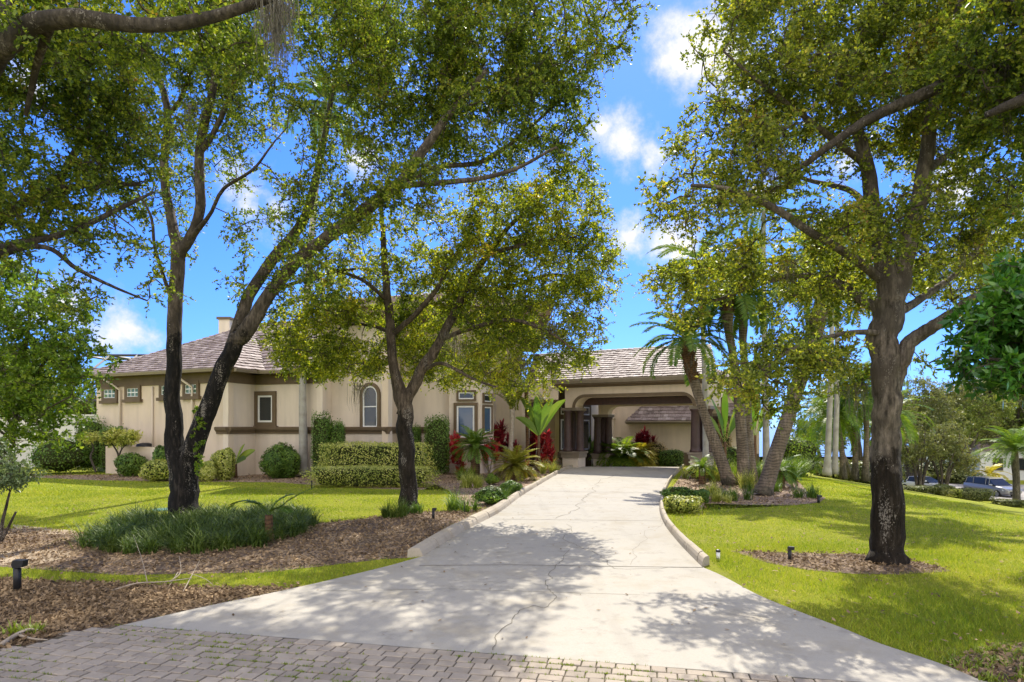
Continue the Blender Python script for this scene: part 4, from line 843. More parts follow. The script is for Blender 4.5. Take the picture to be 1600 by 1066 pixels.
lir_poly = GP([(118,852),(150,832),(200,816),(290,806),(400,805),(480,808),(498,818),(490,830),(450,845),(400,858),(300,868),(200,866),(140,862)])
x, y = scatter(900, -12, -3, 11, 17); k = inpoly(x, y, lir_poly); 
pts = [(a, b, rg.uniform(.8, 1.25)) for a, b in zip(x[k], y[k]) if True][:420]
o = npmesh('border_grass', tufts(pts, .54, 42, rg, .0105, arch=.95, seg=4), LIRI); setp(o, 'dark green strappy border grass massed round the twin-trunk oak', 'border grass', kind='stuff')
def clump(lab, px, py, h, n, m_, s=1, name='grass_clump', cat='plant', group='small tufted plants in the beds', spread=.25, k=5, w=.012):
    g = G(px, py); r = np.random.default_rng(int(px*7+py)); P = [(g.x+r.normal(0, spread), g.y+r.normal(0, spread*.6), r.uniform(.7, 1.2)) for _ in range(k)]
    o = npmesh(name, tufts([(a-g.x, b-g.y, c) for a, b, c in P], h, n, r, w), m_); o.location = g; setp(o, lab, cat, group); return o
for a in [('grassy tuft at the foot of the forked tree', 612, 808, .5, 60, LIRI), ('bright spiky tuft in the bed left of the yellow sago palm', 738, 762, .7, 70, VARI), ('green tuft at the lawn corner beside the path light', 722, 798, .6, 60, BOX),
          ('spiky green tuft at the foot of the palm cluster', 1145, 782, .6, 60, BOX), ('variegated tuft between the palm trunks and the kerb', 1110, 775, .5, 60, VARI), ('small tuft at the right end of the palm bed', 1255, 778, .5, 50, BOX),
          ('yellow green tuft below the right carport pedestal', 1085, 748, .8, 60, VARI), ('grassy tuft right of the forked tree base', 648, 803, .35, 50, BOX), ('leafy tuft between the middle palm trunks', 1175, 764, .8, 60, VARI), ('tall leafy tuft behind the leaning palm', 1150, 756, 1.1, 60, FRESH),
          ('tuft under the drooping sago palm', 1205, 768, .5, 50, BOX), ('tall bright tuft between the leaning palm and the upright palm', 1128, 748, 1.3, 90, FRESH), ('dark strappy tuft right beside the upright palm base', 1178, 752, 1.2, 90, BOX),
          ('yellowish tall tuft left of the leaning palm base', 1108, 752, 1.0, 90, VARI), ('broad green tuft behind the rightward leaning palm', 1232, 752, 1.3, 100, BOX), ('pale green tuft at the back right of the palm bed', 1250, 745, 1.2, 90, FRESH),
          ('small yellow tuft at the front of the palm bed', 1128, 784, .4, 60, VARI), ('bright tuft near the foot of the dark sago palm', 725, 750, .7, 70, FRESH), ('low green tuft halfway along the left kerb bed', 770, 782, .5, 60, BOX), ('yellow green tuft where the left kerb bed meets the steps', 850, 740, .8, 80, VARI)]:
    clump(*a)
for i, (a, b, t, u, m_, lab) in enumerate([(742,790,764,790,BOX,'low leafy ground bush along the left kerb, nearer end'), (782,815,752,775,BOX,'low leafy ground bush along the left kerb, farther end'), (758,778,742,758,FRESH,'little bright bush beside the yellow sago palm'),
      (1042,1098,776,803,VARI,'low mixed yellow green bush at the right kerb'), (1040,1090,762,783,BOX,'darker low bush behind the yellow green one at the right kerb'), (1085,1110,766,786,BOX,'low dark bush in the palm bed near the tufts'),(1080,1120,722,752,VARI,'yellow green bush between the small sago palm and the pedestal')]):
    shrub('low_bush', lab, a, b, t, u, m_, None, 2.0, 2200, .07, 'shrub', 70+i, 'low bushes edging the driveway', .25)

# ti plants
def strap(o, d, L, w, rg, n=3):
    b = np.array(o, float); s = norm(np.cross(d, [0,0,1.])+1e-6); Q = []; ws = [w*.35, w*.5, w*.4, .003]
    for j in range(n):
        e = b+d*L/n; Q.append(np.stack([b-s*ws[j], b+s*ws[j], e+s*ws[j+1], e-s*ws[j+1]])); b = e; d = norm(d+np.array([0,0,-.22])*1)
    return np.array(Q)
def ti(px, py, heads, m_, lab, seed, Y=None, L=.42, n=26, g0=None):
    n = int(n*1.6)
    heads = heads+[(heads[k][0]+d_, heads[k][1]+e_) for k, d_, e_ in ((0, 7, -5), (1, -7, 6), (-1, 6, 8))]
    rg = np.random.default_rng(seed); g = G(px, py) if Y is None else Vector(((px-800)/F*Y, Y, gz((px-800)/F*Y, Y)))
    root = thing('ti_plant', lab, 'ti plant', g, 'red leaved ti plants'); Q = []
    for (hx, hy) in heads:
        p = W(hx, hy, g.y); 
        dy = rg.uniform(-.25, .25); mid = Vector(((g.x+p.x)/2+rg.uniform(-.05,.05), g.y+dy*.5, (g.z+p.z)/2)); p.y += dy
        MB().tube([g, mid, p], [.022,.018,.015], 6).build('cane', CANE, root, smooth=True)
        for i in range(n):
            az = i*2.4+rg.uniform(-.3,.3); e = math.radians(rg.uniform(-5, 85)); d = np.array([math.cos(az)*math.cos(e), math.sin(az)*math.cos(e), math.sin(e)])
            Q.append(strap(np.array(p)+[0,0,-.018*i], d, L*1.35*rg.uniform(.7,1.15), .15, rg))
    npmesh('leaves', np.concatenate(Q), m_, root); return root
ti(715, 742, [(706,690),(715,700),(712,684),(720,706),(716,720)], RED, 'slim bright red ti plant left of the dark sago palm', 1, n=22, L=.36)
ti(765, 740, [(745,695),(752,705),(760,698),(770,690)], RED, 'bright red ti plant on splayed canes in front of the bay window', 2, L=.36)
ti(792, 736, [(776,672),(782,688),(795,690),(784,665),(790,700),(806,698),(778,680)], DRED, 'dark crimson ti plant beside the thin palm stems', 3)
ti(835, 735, [(848,684),(858,692),(852,700),(862,706),(840,678),(846,712)], RED, 'bright red ti plant nearest the carport left pedestals', 4, L=.38)
ti(838, 733, [(836,680),(843,690),(832,690)], DRED, 'dark red ti plant behind the bright one near the pedestals', 5)
ti(1008, 0, [(1000,684),(1012,686),(1022,690),(996,690),(1006,680)], DRED, 'dark red ti plant against the far wall beyond the carport', 6, Y=43, L=.5)
ti(815, 745, [(815,728),(822,732)], RED, 'small low red ti plant under the yellow sago palm', 7, L=.25)
# banana / bird of paradise leaves
def paddle(mb, o, az, e, Lp, Lb, wb, rg, droop=.5):
    h = Vector((math.cos(az), math.sin(az), 0)); d0 = (h*math.cos(e)+Vector((0,0,1))*math.sin(e)).normalized(); s = Matrix.Rotation(rg.uniform(-1.1,1.1), 3, d0) @ d0.cross(Vector((0,1,0))).normalized(); p = Vector(o); pts = []; n = 7; tot = Lp+Lb
    q = []
    for i in range(n+1):
        t = i/n; ee = e-droop*t*t; q.append(p.copy()); p = p+(h*math.cos(ee)+Vector((0,0,1))*math.sin(ee))*tot/n
    k = int(n*Lp/tot); wsum = [wb*math.sin(math.pi*(.06+.9*(i-k)/(n-k)))**.7 if i >= k else .02 for i in range(n+1)]
    for sgn in (-1, 1):
        vs = [v for i in range(n+1) for v in (q[i], q[i]+s*sgn*wsum[i]*.5+Vector((0,0,.2*wsum[i])))]
        mb.add(vs, [(2*i, 2*i+1, 2*i+3, 2*i+2) for i in range(n)])
def bigleaf(name, lab, px, py, Y, specs, m_=LIME, cat='plant', seed=1, base=None):
    x = (px-800)/F*Y; g = Vector((x, Y, gz(x, Y))); root = thing(name, lab, cat, g, 'big paddle leaved plants'); rg = random.Random(seed)
    zc = W(px, py, Y).z; MB().tube([g, (x, Y, zc)], [.10,.06], 8, lump=.1).build('stem', PBULB, root, smooth=True)
    mb = MB()
    for (az, e, Lp, Lb, wb, dr) in specs: paddle(mb, (x, Y, zc-.1), math.radians(az), math.radians(e), Lp, Lb, wb, rg, dr)
    mb.build('leaves', m_, root, smooth=True); return root
bigleaf('banana_plant', 'banana like plant with broad pale green paddle leaves left of the carport', 842, 680, 34, [(175,72,.5,1.9,.55,.5),(15,62,.5,2.0,.6,.6),(250,80,.5,1.7,.5,.3),(330,75,.6,1.6,.5,.5),(100,75,.5,1.6,.5,.5),(200,50,.4,1.3,.4,.8)])
bigleaf('bird_of_paradise', 'bird of paradise with upright paddle leaves right of the carport', 1133, 690, 31, [(170,78,.8,1.7,.4,.4),(20,72,.8,1.6,.4,.5),(250,84,.8,1.8,.4,.2),(320,65,.6,1.5,.4,.7),(100,70,.6,1.5,.4,.6),(190,60,.7,1.3,.35,.8)], seed=2)
bigleaf('bird_of_paradise', 'bird of paradise with drooping leaves behind the middle palm trunks', 1180, 680, 33, [(170,70,.8,1.7,.5,.7),(20,66,.8,1.6,.5,.8),(250,80,.8,1.8,.5,.4),(320,60,.6,1.5,.45,.9),(100,70,.6,1.5,.45,.7),(210,50,.7,1.3,.4,.9)], seed=3)
bigleaf('fan_leaf_plant', 'small fan leaved plant at the left house corner', 368, 722, 29.5, [(0,40,.2,.9,.4,.3),(20,70,.2,.8,.35,.2),(160,60,.2,.7,.3,.3),(320,20,.2,.8,.35,.3),(60,50,.2,.7,.3,.3)], FRESH, seed=4)
bigleaf('leafy_plant', 'dark leafy plant half hidden between the far carport columns', 921, 720, 43.5, [(30,75,.5,1.3,.35,.4),(150,72,.5,1.3,.35,.4),(270,80,.5,1.4,.35,.2),(200,60,.5,1.2,.3,.5),(330,60,.5,1.2,.3,.5)], BOX, seed=5)
# thin palm stems by the entry
palm('thin_palm', 'slender multi-stem palm with a fanned crown shaft before the entry wall', [(796,738,33.5,.14),(798,700,33.5,.12),(800,660,33.5,.12),(800,640,33.5,.13)], 10, 2.0, CANE, OAK2, seed=41, el=(88,60), droop=.9, ll=.35, nl=20, group='thin palms by the entry')
palm('thin_palm', 'single thin brown palm stem right of the fanned one', [(824,738,34.5,.1),(824,690,34.5,.09),(823,640,34.5,.1),(822,610,34.5,.1)], 10, 1.6, PBULB, OAK2, seed=42, el=(60,-20), ll=.35, nl=20, group='thin palms by the entry')
# ferny heap beyond the drive (arching lime fronds)
rg = np.random.default_rng(77)
for i, (a, b, r, m_, lab) in enumerate([(955,700,1.2,FRESH,'arching green cycad heap just right of the far carport columns'), (975,706,1.25,FRESH,'arching green cycad heap in the middle of the bed beyond the drive'), (1000,712,1.0,YELL,'yellow fronded low plant in front of the far wall')]):
    p = W(a, b, 42); root = thing('cycad', lab, 'cycad', (p.x, p.y, gz(p.x, p.y)), 'feathery cycads beyond the drive')
    npmesh('crown', fan_crown((p.x, p.y, gz(p.x, p.y)+.7), 46, r*1.5, rg, (85, -5), 1.4, 26, .42, .055, .3), m_, root)
    MB().tube([(p.x, p.y, gz(p.x, p.y)), (p.x, p.y, gz(p.x, p.y)+.5)], [.14,.12], 8).build('trunk', PBULB, root)
# frangipani-like small pale tree at left
tree('small_tree', 'little bare stemmed tree with pale yellow green leaves over the low wall', 'tree', [[(185,738,31,.05),(185,712,31,.045),(178,698,31,.035),(170,688,31,.02)], [(185,712,31,.04),(192,700,31,.03),(205,688,31,.02)], [(186,715,31,.03),(190,700,31.2,.02),(188,690,31.2,.015)]],
  [(188,683,31,26,9,.6),(172,687,31,14,7,.4),(205,684,31,14,7,.4)], 60, BK4, VARI, leaf=(.17,.07), R=.28, sprig=5, nl=8, seed=51, flare=False, twig=.01)
tree('small_tree', 'thin crooked sapling at the far left house corner', 'tree', [[(150,738,31,.05),(142,715,31,.045),(146,700,31,.035),(138,685,31,.02)]], [(140,684,31,12,9,.4),(150,682,31,10,6,.3)], 18, BK4, VARI, leaf=(.15,.06), R=.25, sprig=5, nl=7, seed=52, flare=False, twig=.01)
# vine on the twin trunk
rg = np.random.default_rng(88); vp = np.array([W(a, b, 15.62) for a, b in [(306,640),(312,655),(310,670),(314,690),(306,700),(312,715),(308,735),(316,662),(304,682),(310,725)]])
root = thing('climbing_vine', 'green vine climbing the right stem of the twin-trunk oak', 'vine', tuple(W(306,745,15.65)))
MB().tube([W(306,748,15.72), W(312,715,15.7), W(306,690,15.7), W(312,660,15.68), W(304,640,15.72)], [.012]*5, 5).build('stem', BTW, root)
npmesh('leaves', leaves(vp, 5, 9, .11, .07, .055, rg), FRESH, root)

# ------------------------------------------------------------------ house
house = thing('house', 'long beige stucco house with brown trim and shingled tile roofs', 'house', (-8, 34, 0))
class WF:
    def __init__(s, p0, p1):
        s.p0 = Vector((p0[0], p0[1], 0)); s.p1 = Vector((p1[0], p1[1], 0)); s.L = (s.p1-s.p0).length; s.u = (s.p1-s.p0).normalized(); s.n = Vector((s.u.y, -s.u.x, 0))
    def at(s, a, d, z): return s.p0+s.u*a+s.n*d+Vector((0, 0, z))
    def box(s, mb, a0, a1, d0, d1, z0, z1):
        V = [s.at(a, d, z) for z in (z0, z1) for (a, d) in ((a0, d1), (a1, d1), (a1, d0), (a0, d0))]
        mb.add(V, [(0,3,2,1),(4,5,6,7),(0,1,5,4),(1,2,6,5),(2,3,7,6),(3,0,4,7)])
    def prof(s, mb, a0, a1, pf):
        n = len(pf); V = [s.at(a, d, z) for a in (a0, a1) for d, z in pf]
        mb.add(V, [tuple(range(n-1,-1,-1)), tuple(range(n, 2*n))]+[(i, (i+1)%n, n+(i+1)%n, n+i) for i in range(n)])
    def apx(s, px):  # along-wall coordinate of a picture column
        k = (px-800)/F; # p0.x+u.x a = k (p0.y+u.y a)
        return (k*s.p0.y-s.p0.x)/(s.u.x-k*s.u.y)
    def zpy(s, px, py): a = s.apx(px); p = s.at(a, 0, 0); return H+(HY-py)/F*p.y
def wall(w, z0, z1, m=STUC, th=.3, belt=True, a1=None, e0=0, e1=0):
    mb = MB(); w.box(mb, -e0, (a1 or w.L)+e1, -th, 0, z0, z1); mb.build('wall', m, house)
    if belt:
        b = MB(); w.prof(b, -.0, w.L+.0, [(-.02,2.03),(.05,2.03),(.06,2.12),(.15,2.22),(.17,2.34),(.1,2.37),(-.02,2.37)]); b.build('belt_moulding', TRIM, house)
def window(w, pxl, pxr, pyt, pyb, surround=.14, sill=True, m=GLASS, mull=0, frame=.07, arch=False, hb=0, lab=None):
    a0, a1 = w.apx(pxl), w.apx(pxr); pm = (pxl+pxr)/2; z1, z0 = w.zpy(pm, pyt), w.zpy(pm, pyb)
    root = MB(); c = (a0+a1)/2
    def ring(mb, x0, x1, b0, b1, t, d0, d1):
        if not arch:
            w.box(mb, x0-t, x0, d0, d1, b0-t, b1+t); w.box(mb, x1, x1+t, d0, d1, b0-t, b1+t); w.box(mb, x0, x1, d0, d1, b1, b1+t); w.box(mb, x0, x1, d0, d1, b0-t, b0)
        else:
            r = (x1-x0)/2; zc = b1-r; w.box(mb, x0-t, x0, d0, d1, b0-t, zc); w.box(mb, x1, x1+t, d0, d1, b0-t, zc); w.box(mb, x0, x1, d0, d1, b0-t, b0)
            n = 14
            for i in range(n):
                t0, t1 = math.pi*i/n, math.pi*(i+1)/n; V = []
                for th in (t0, t1):
                    for rr_ in (r, r+t):
                        for d in (d0, d1): V.append(w.at((x0+x1)/2-math.cos(th)*rr_, d, zc+math.sin(th)*rr_))
                mb.add(V, [(0,1,5,4),(2,6,7,3),(1,3,7,5),(0,4,6,2)])
    if surround: ring(root, a0, a1, z0, z1, surround, -.01, .10)
    else: ring(root, a0, a1, z0, z1, .03, -.01, .03)
    if sill: w.box(root, a0-surround-.1, a1+surround+.1, -.01, .17, z0-surround-.14, z0-surround+.02)
    o = root.build('window', TRIM, house)
    if lab: o['label'] = lab
    f = MB(); i = frame
    ring(f, a0+i, a1-i, z0+i, z1-i, i-.004, .0, .06)
    for k in range(mull): xx = a0+(a1-a0)*(k+1)/(mull+1); w.box(f, xx-.02, xx+.02, .01, .05, z0+i, z1-i-(.0 if not arch else .1))
    for k in range(hb): zz = z0+(z1-z0)*(k+1)/(hb+1); w.box(f, a0+i, a1-i, .012, .052, zz-.025, zz+.025)
    f.build('frame', WHITEF, o)
    g = MB()
    if arch:
        r = (a1-a0)/2-i; zc = z1-(a1-a0)/2; V = [w.at(a0+i, .02, z0+i), w.at(a1-i, .02, z0+i)]+[w.at(c+math.cos(math.pi*k/14)*r, .02, zc+math.sin(math.pi*k/14)*r) for k in range(15)]
        g.add(V, [tuple(range(len(V)))])
    else: w.box(g, a0+i, a1-i, -.005, .02, z0+i, z1-i)
    g.build('pane', m, o)
    return o
w1 = WF((-22.2,34.2), (-13.3,30.0)); w2 = WF((-13.3,30.0), (-12.75,31.8)); w3 = WF((-12.75,31.8), (-9.06,30.6)); w4 = WF((-9.06,30.6), (-7.8,31.6))
w4a = WF((-9.06,30.6), (-8.9,31.5)); w4 = WF((-8.9,31.5), (-7.8,31.5)); w5 = WF((-7.8,31.5), (-5.9,30.5)); w6 = WF((-5.9,30.5), (-5.75,33.0)); w7 = WF((-5.75,33.0), (-3.2,33.0)); w7b = WF((-3.2,33.0), (-3.2,32.6))
w8 = WF((-3.2,32.6), (-1.6,32.2)); w9 = WF((-1.6,32.2), (-1.0,33.2)); w10 = WF((-1.0,33.2), (-.9,36.2)); w11 = WF((-.9,36.2), (.55,36.5))
wall(w1, -.2, 4.95, STUC, belt=False); wall(w2, -.2, 4.95, STUC2); wall(w3, -.2, 4.95, STUC2); wall(w4a, -.2, 7.9, STUC2); wall(w4, -.2, 7.9, STUC2)
wall(w5, -.2, 7.9, STUC2); wall(w6, -.2, 7.9, STUC); wall(w7, -.2, 7.9, STUC2); wall(w7b, -.2, 7.9, STUC2); wall(w8, -.2, 7.9, STUC2, belt=False); wall(w9, -.2, 7.9, STUC2, belt=False); wall(w10, -.2, 7.9, STUC, belt=False); wall(w11, -.2, 7.9, STUC, belt=False)
wl = WF((-17.5,45), (-22.2,34.2)); wall(wl, -.2, 4.95, STUC, belt=False)
# stub of the belt that ends on wall one
b = MB(); w1.prof(b, w1.L-.75, w1.L, [(-.02,2.03),(.05,2.03),(.06,2.12),(.15,2.22),(.17,2.34),(.1,2.37),(-.02,2.37)]); b.build('belt_moulding', TRIM, house)
# frieze, fascia
def eave(ws, z, over=.7, frieze=.5):
    mb = MB(); gt = MB(); so = MB()
    for w in ws:
        w.box(mb, 0, w.L, 0, .06, z-.12-frieze, z-.12); w.box(so, -.25, w.L+.25, -.02, over-.03, z-.14, z-.08)
        w.prof(gt, -.3, w.L+.3, [(over-.12, z-.14), (over-.02, z-.14), (over+.03, z-.02), (over+.03, z+.02), (over-.12, z+.02)])
    mb.build('frieze', TRIM, house); so.build('soffit', TRIM, house); gt.build('gutter', GUT, house)
eave([w1, w2, w3], 5.07)
for px_, pt, pb in [(173,609,622),(209,607,620),(263,603,617),(300,601,615)]:
    window(w1, px_-9, px_+9, pt, pb, .16, True, GBLOCK, mull=2, frame=.03, hb=1)
window(w3, 404, 427, 618, 660, .2, True, GLASS, frame=.09)
window(w5, 568, 591, 603, 668, .16, False, GLASS, frame=.08, arch=True, hb=1, lab='tall arched window with brown surround')
window(w8, 714, 742, 634, 684, .15, False, BLUEG, frame=.09, lab='tall bay window with blue sky reflection put in its glass colour'); window(w8, 717, 741, 613, 624, .1, False, GLASS, frame=.06)
window(w9, 755, 766, 636, 676, .1, False, BLUEG, frame=.06); window(w9, 755, 766, 617, 628, .08, False, GLASS, frame=.05)
window(w7, 655, 664, 560, 580, .08, False, GLASS, frame=.05)
# downspouts and conduits
def pipe(name, pts, r, m): MB().tube(pts, r, 8).build(name, m, house, smooth=True)
for px_ in (190, 303):
    a = w1.apx(px_); pipe('downspout', [w1.at(a-.5, .68, 4.93), w1.at(a-.45, .62, 4.8), w1.at(a, .12, 4.3), w1.at(a, .1, 4.1), w1.at(a, .1, .05)], .055, STUC2)
a = w1.apx(240); pipe('downspout', [w1.at(a, .06, 4.4), w1.at(a, .06, .4)], .035, STUC2)
# roofs
def tiles(quad, name='roof', tw=.26, ex=.30, base=True):
    """quad: eave-left, eave-right, top-right, top-left (top points may coincide)"""
    A, B, C_, D = [Vector(q) for q in quad]; u = (B-A).normalized(); mid = (C_+D)/2
    s = (mid-A); s = s-u*s.dot(u); Ls = s.length; v = s.normalized(); n = u.cross(v)
    if n.z < 0: n = -n
    la, lb, ld, lc = 0.0, (B-A).dot(u), (D-A).dot(u), (C_-A).dot(u)
    r = random.Random(int(abs(A.x*13+A.y*7))+3); mb = MB(); rows = max(1, int(Ls/ex)); ex = Ls/rows
    for i in range(rows):
        t0, t1 = i*ex, (i+1)*ex+.04; f0 = i/rows; f1 = (i+1)/rows
        x0 = la+(ld-la)*(f0+f1)/2; x1 = lb+(lc-lb)*(f0+f1)/2; x = x0-(i%2)*tw*.5
        while x < x1:
            a0, a1 = max(x, x0)+.006, min(x+tw, x1)-.006
            if a1-a0 > .03:
                h = .055+r.uniform(-.008,.018); d = r.uniform(-.02,.02); t = r.uniform(-.01,.01)
                P = lambda a_, b_, c_: A+u*a_+v*b_+n*c_
                mb.add([P(a0, t0+d, .0), P(a1, t0+d, .0), P(a1, t0+d, h+t), P(a0, t0+d, h-t), P(a1, t1, .012), P(a0, t1, .012)], [(0,1,2,3), (3,2,4,5), (1,4,2), (0,3,5)])
            x += tw
    o = mb.build(name, ROOF, house)
    if base:
        b_ = MB(); k = n*.06
        b_.add([A, B, C_, D, A-k, B-k, C_-k, D-k] if (C_-D).length > .01 else [A, B, C_, A-k, B-k, C_-k],
               [(0,1,2,3),(7,6,5,4),(0,4,5,1),(1,5,6,2),(2,6,7,3),(3,7,4,0)] if (C_-D).length > .01 else [(0,1,2),(5,4,3),(0,3,4,1),(1,4,5,2),(2,5,3,0)])
        b_.build('roof_deck', TRIM, o)
    return o
def caps(a, b, name='ridge_caps'):
    a, b = Vector(a), Vector(b); L = (b-a).length; d = (b-a).normalized(); s = d.cross(Vector((0,0,1))).normalized(); mb = MB(); n = int(L/.35)
    for i in range(n):
        p = a+d*i*.35; q = p+d*.40; up = Vector((0,0,1))
        V = [p-s*.14-up*.02+up*.03, p+up*.10, p+s*.14+up*.01, q-s*.12, q+up*.06, q+s*.12]
        mb.add(V, [(0,1,4,3), (1,2,5,4), (0,2,1)])
    mb.build(name, ROOF, house)
ze = 5.09
c1 = Vector((-22.95,33.95,ze)); c2 = Vector((-13.1,29.2,ze)); u1 = w1.u; nb = -w1.n
pk = Vector((-14.9, 36.9, 8.25)); c3 = c1+nb*13
tiles([c1, c2, pk, pk]); tiles([c3, c1, pk, pk])
c2b = Vector((-12.05,31.25,ze)); c3b = Vector((-8.3,29.95,ze)); pk2 = pk+(c3b-c2b).normalized()*5.5
tiles([c2, c2b, pk, pk]); tiles([c2b, c3b, pk2, pk]); 
caps(c1, pk); caps(c2, pk); caps(pk, pk2)
# upper roof
zu = 8.1; E = [Vector((-9.2,29.8,zu)), Vector((1.9,29.8,zu)), Vector((1.9,45,zu)), Vector((-9.2,45,zu))]; pa, pb_ = Vector((-4.6,37.3,10.1)), Vector((-2.7,37.3,10.1))
tiles([E[0], E[1], pb_, pa], tw=.3, ex=.36); tiles([E[1], E[2], pb_, pb_], tw=.3, ex=.36); tiles([E[3], E[0], pa, pa], tw=.3, ex=.36); tiles([E[2], E[3], pa, pb_], tw=.5, ex=.6)
caps(E[0], pa); caps(E[1], pb_); caps(pa, pb_)
mb = MB(); mb.box(-9.1,1.8,29.9,44.9,zu-.5,zu-.1); mb.build('upper_soffit', TRIM, house)
mb = MB(); mb.box(-8.85,-1.05,33.4,44.2,3,zu-.51); mb.build('upper_wall', STUC, house); mb = MB(); mb.box(-1.04,.5,36.7,44.2,3,zu-.51); mb.build('upper_wall', STUC, house)
for (a, b_) in ((E[0], E[1]), (E[3], E[0]), (E[1], E[2])):
    MB().tube([a-Vector((0,0,.06)), b_-Vector((0,0,.06))], .08, 6).build('gutter', GUT, house)
# chimney
cp = W(350, 505, 42); ch = MB(); ch.box(cp.x-.36, cp.x+.36, 42, 43.0, 5.2, cp.z+.25); ch.build('chimney', STUC2, house)
cc = MB(); cc.box(cp.x-.46, cp.x+.46, 41.9, 43.1, cp.z+.252, cp.z+.4); cc.build('chimney_cap', TRIM, house)
# ---------------- porte cochere
U = Vector((.866,-.5,0)); N = Vector((.5,.866,0))
PL = Vector((3.35,37.2,0)); PR = Vector((9.65,33.56,0)); cf = WF(PL, PR)
zt, zo, ztop = 3.47, 4.06, 4.80
def arch_beam(w, L, d0, d1, zc, zo, ztop, r=.62, m=STUC, x0=.0, x1=None, name='beam', mould=True):
    x1 = x1 or L; n = 8; prof = [(x0-.65, ztop), (x0-.65, zc), (x0, zc)]
    for k in range(n+1):
        a = math.pi*.5*k/n; prof.append((x0+r-r*math.cos(a), zo-(zo-zc)*(1-math.sin(a))))
    for k in range(n, -1, -1):
        a = math.pi*.5*k/n; prof.append((x1-r+r*math.cos(a), zo-(zo-zc)*(1-math.sin(a))))
    prof += [(x1, zc), (x1+.65, zc), (x1+.65, ztop)]
    pr = []; [pr.append(p) for p in prof if not pr or (abs(p[0]-pr[-1][0])+abs(p[1]-pr[-1][1])) > 1e-4]
    low = pr[1:-1]; mb = MB(); k = len(low)
    V = [w.at(a, d, z) for a, z0 in low for d in (d1, d0) for z in (z0, ztop)]
    fs = []
    for i in range(k-1):
        p, q = 4*i, 4*i+4; fs += [(p, q, q+1, p+1), (p+2, p+3, q+3, q+2), (p, p+2, q+2, q), (p+1, q+1, q+3, p+3)]
    fs += [(0, 1, 3, 2), (4*k-4, 4*k-2, 4*k-1, 4*k-3)]
    o = mb.add(V, fs).build(name, m, house)
    if not mould: return o
    # brown moulding that follows the arch
    mb = MB(); inner = pr[2:-2]
    for (p, q) in zip(inner[:-1], inner[1:]):
        def off(p, q, t):
            return t
        V = []
        for (a, z) in (p, q):
            ca, cz = (x0+x1)/2, zc-.6; 
            da = -.16 if a < x0+r else (.16 if a > x1-r else 0); dz = .16 if a > x0+.02 and a < x1-.02 else 0
            if a < x0+r: ang = math.acos(max(-1, min(1, (x0+r-a)/r))); da, dz = -.16*math.cos(ang), .16*math.sin(ang)
            if a > x1-r: ang = math.acos(max(-1, min(1, (a-x1+r)/r))); da, dz = .16*math.cos(ang), .16*math.sin(ang)
            V += [w.at(a, d1, z), w.at(a, d1+.07, z-.003), w.at(a+da, d1+.07, z+dz), w.at(a+da, d1, z+dz)]
        mb.add(V, [(1,2,6,5), (2,3,7,6), (0,1,5,4)])
    mb.build('arch_moulding', TRIM, o)
    return o
arch_beam(cf, cf.L, -1.1, .0, zt, zo, ztop, x0=.35, x1=cf.L-.15)
cb = WF(PL+N*4.6, PR+N*4.6); arch_beam(cb, cb.L, -.7, .0, 3.15, 3.66, 4.75, x0=.55, x1=cb.L-.35, r=.55, mould=False)
# side beams and dark ceiling
mb = MB(); cf.box(mb, -.3, .15, -4.5, -1.12, 3.9, 4.78); mb.build('side_beam', STUC, house); mb = MB(); cf.box(mb, cf.L+.05, cf.L+.5, -4.5, -1.12, 3.5, 4.78); mb.build('side_beam', STUC, house)
mb = MB(); cf.box(mb, .2, cf.L, -4.55, -1.15, 4.25, 4.35); cf.box(mb, .2, cf.L, -1.42, -1.14, 3.64, 4.2)
for k in range(9): cf.box(mb, .5+k*.75, .62+k*.75, -4.5, -1.5, 4.12, 4.24)
mb.build('wood_ceiling', DWOOD, house)
# columns in groups on pedestals
def pedestal(w, a, d, zc_top, zcap, zb, wd=1.15, cols=((-.26, 0), (.30, -.5), (-.26, -.95)), r=.25):
    p = MB(); w.box(p, a-wd/2+.07, a+wd/2-.07, d-wd/2-.35+.07, d+wd/2-.35-.07, zb, zcap-.36); o = p.build('pedestal', STUC2, house)
    c = MB(); z = zcap
    w.box(c, a-wd/2, a+wd/2, d-wd/2-.35, d+wd/2-.35, z-.36, z-.1); w.box(c, a-wd/2-.06, a+wd/2+.06, d-wd/2-.41, d+wd/2-.29, z-.1, z); c.build('pedestal_cap', GUT, o)
    for (ca, cd) in cols:
        q = w.at(a+ca, d+cd, z); L = zc_top-z
        cm = MB(); cm.lathe(q, [(r*1.22, .002), (r*1.22, .09), (r*1.08, .13), (r*1.02, .16), (r, .3), (r*.93, L*.6), (r*.86, L-.16), (r*.98, L-.12), (r*1.1, L-.06), (r*1.15, L-.002)], 20)
        cm.build('column', COLM, house, smooth=True)
    k = MB(); w.box(k, a-wd/2+.02, a+wd/2-.02, d-wd/2-.33, d+wd/2-.37, zc_top, zc_top+.16); k.build('capital', GUT, house)
pedestal(cf, -.02, -.30, zt-.16, .92, -.02); pedestal(cf, cf.L+.15, -.30, zt-.16, 1.02, -.02)
pedestal(cb, -.02, -.30, 3.15-.16, .62, -.4); pedestal(cb, cb.L+.15, -.30, 3.15-.16, .75, -.4)
def medallion(w, a, z):
    mb = MB()
    for (da, dz, r) in ((0,0,.13), (-.17,-.02,.08), (.17,-.02,.08), (0,.13,.07)):
        V = [w.at(a+da+r*math.cos(2*math.pi*k/12), .235+.0, z+dz+r*math.sin(2*math.pi*k/12)) for k in range(12)]+[w.at(a+da, .26, z+dz)]
        mb.add(V, [(k, (k+1)%12, 12) for k in range(12)])
    mb.build('relief_ornament', GUT, house)
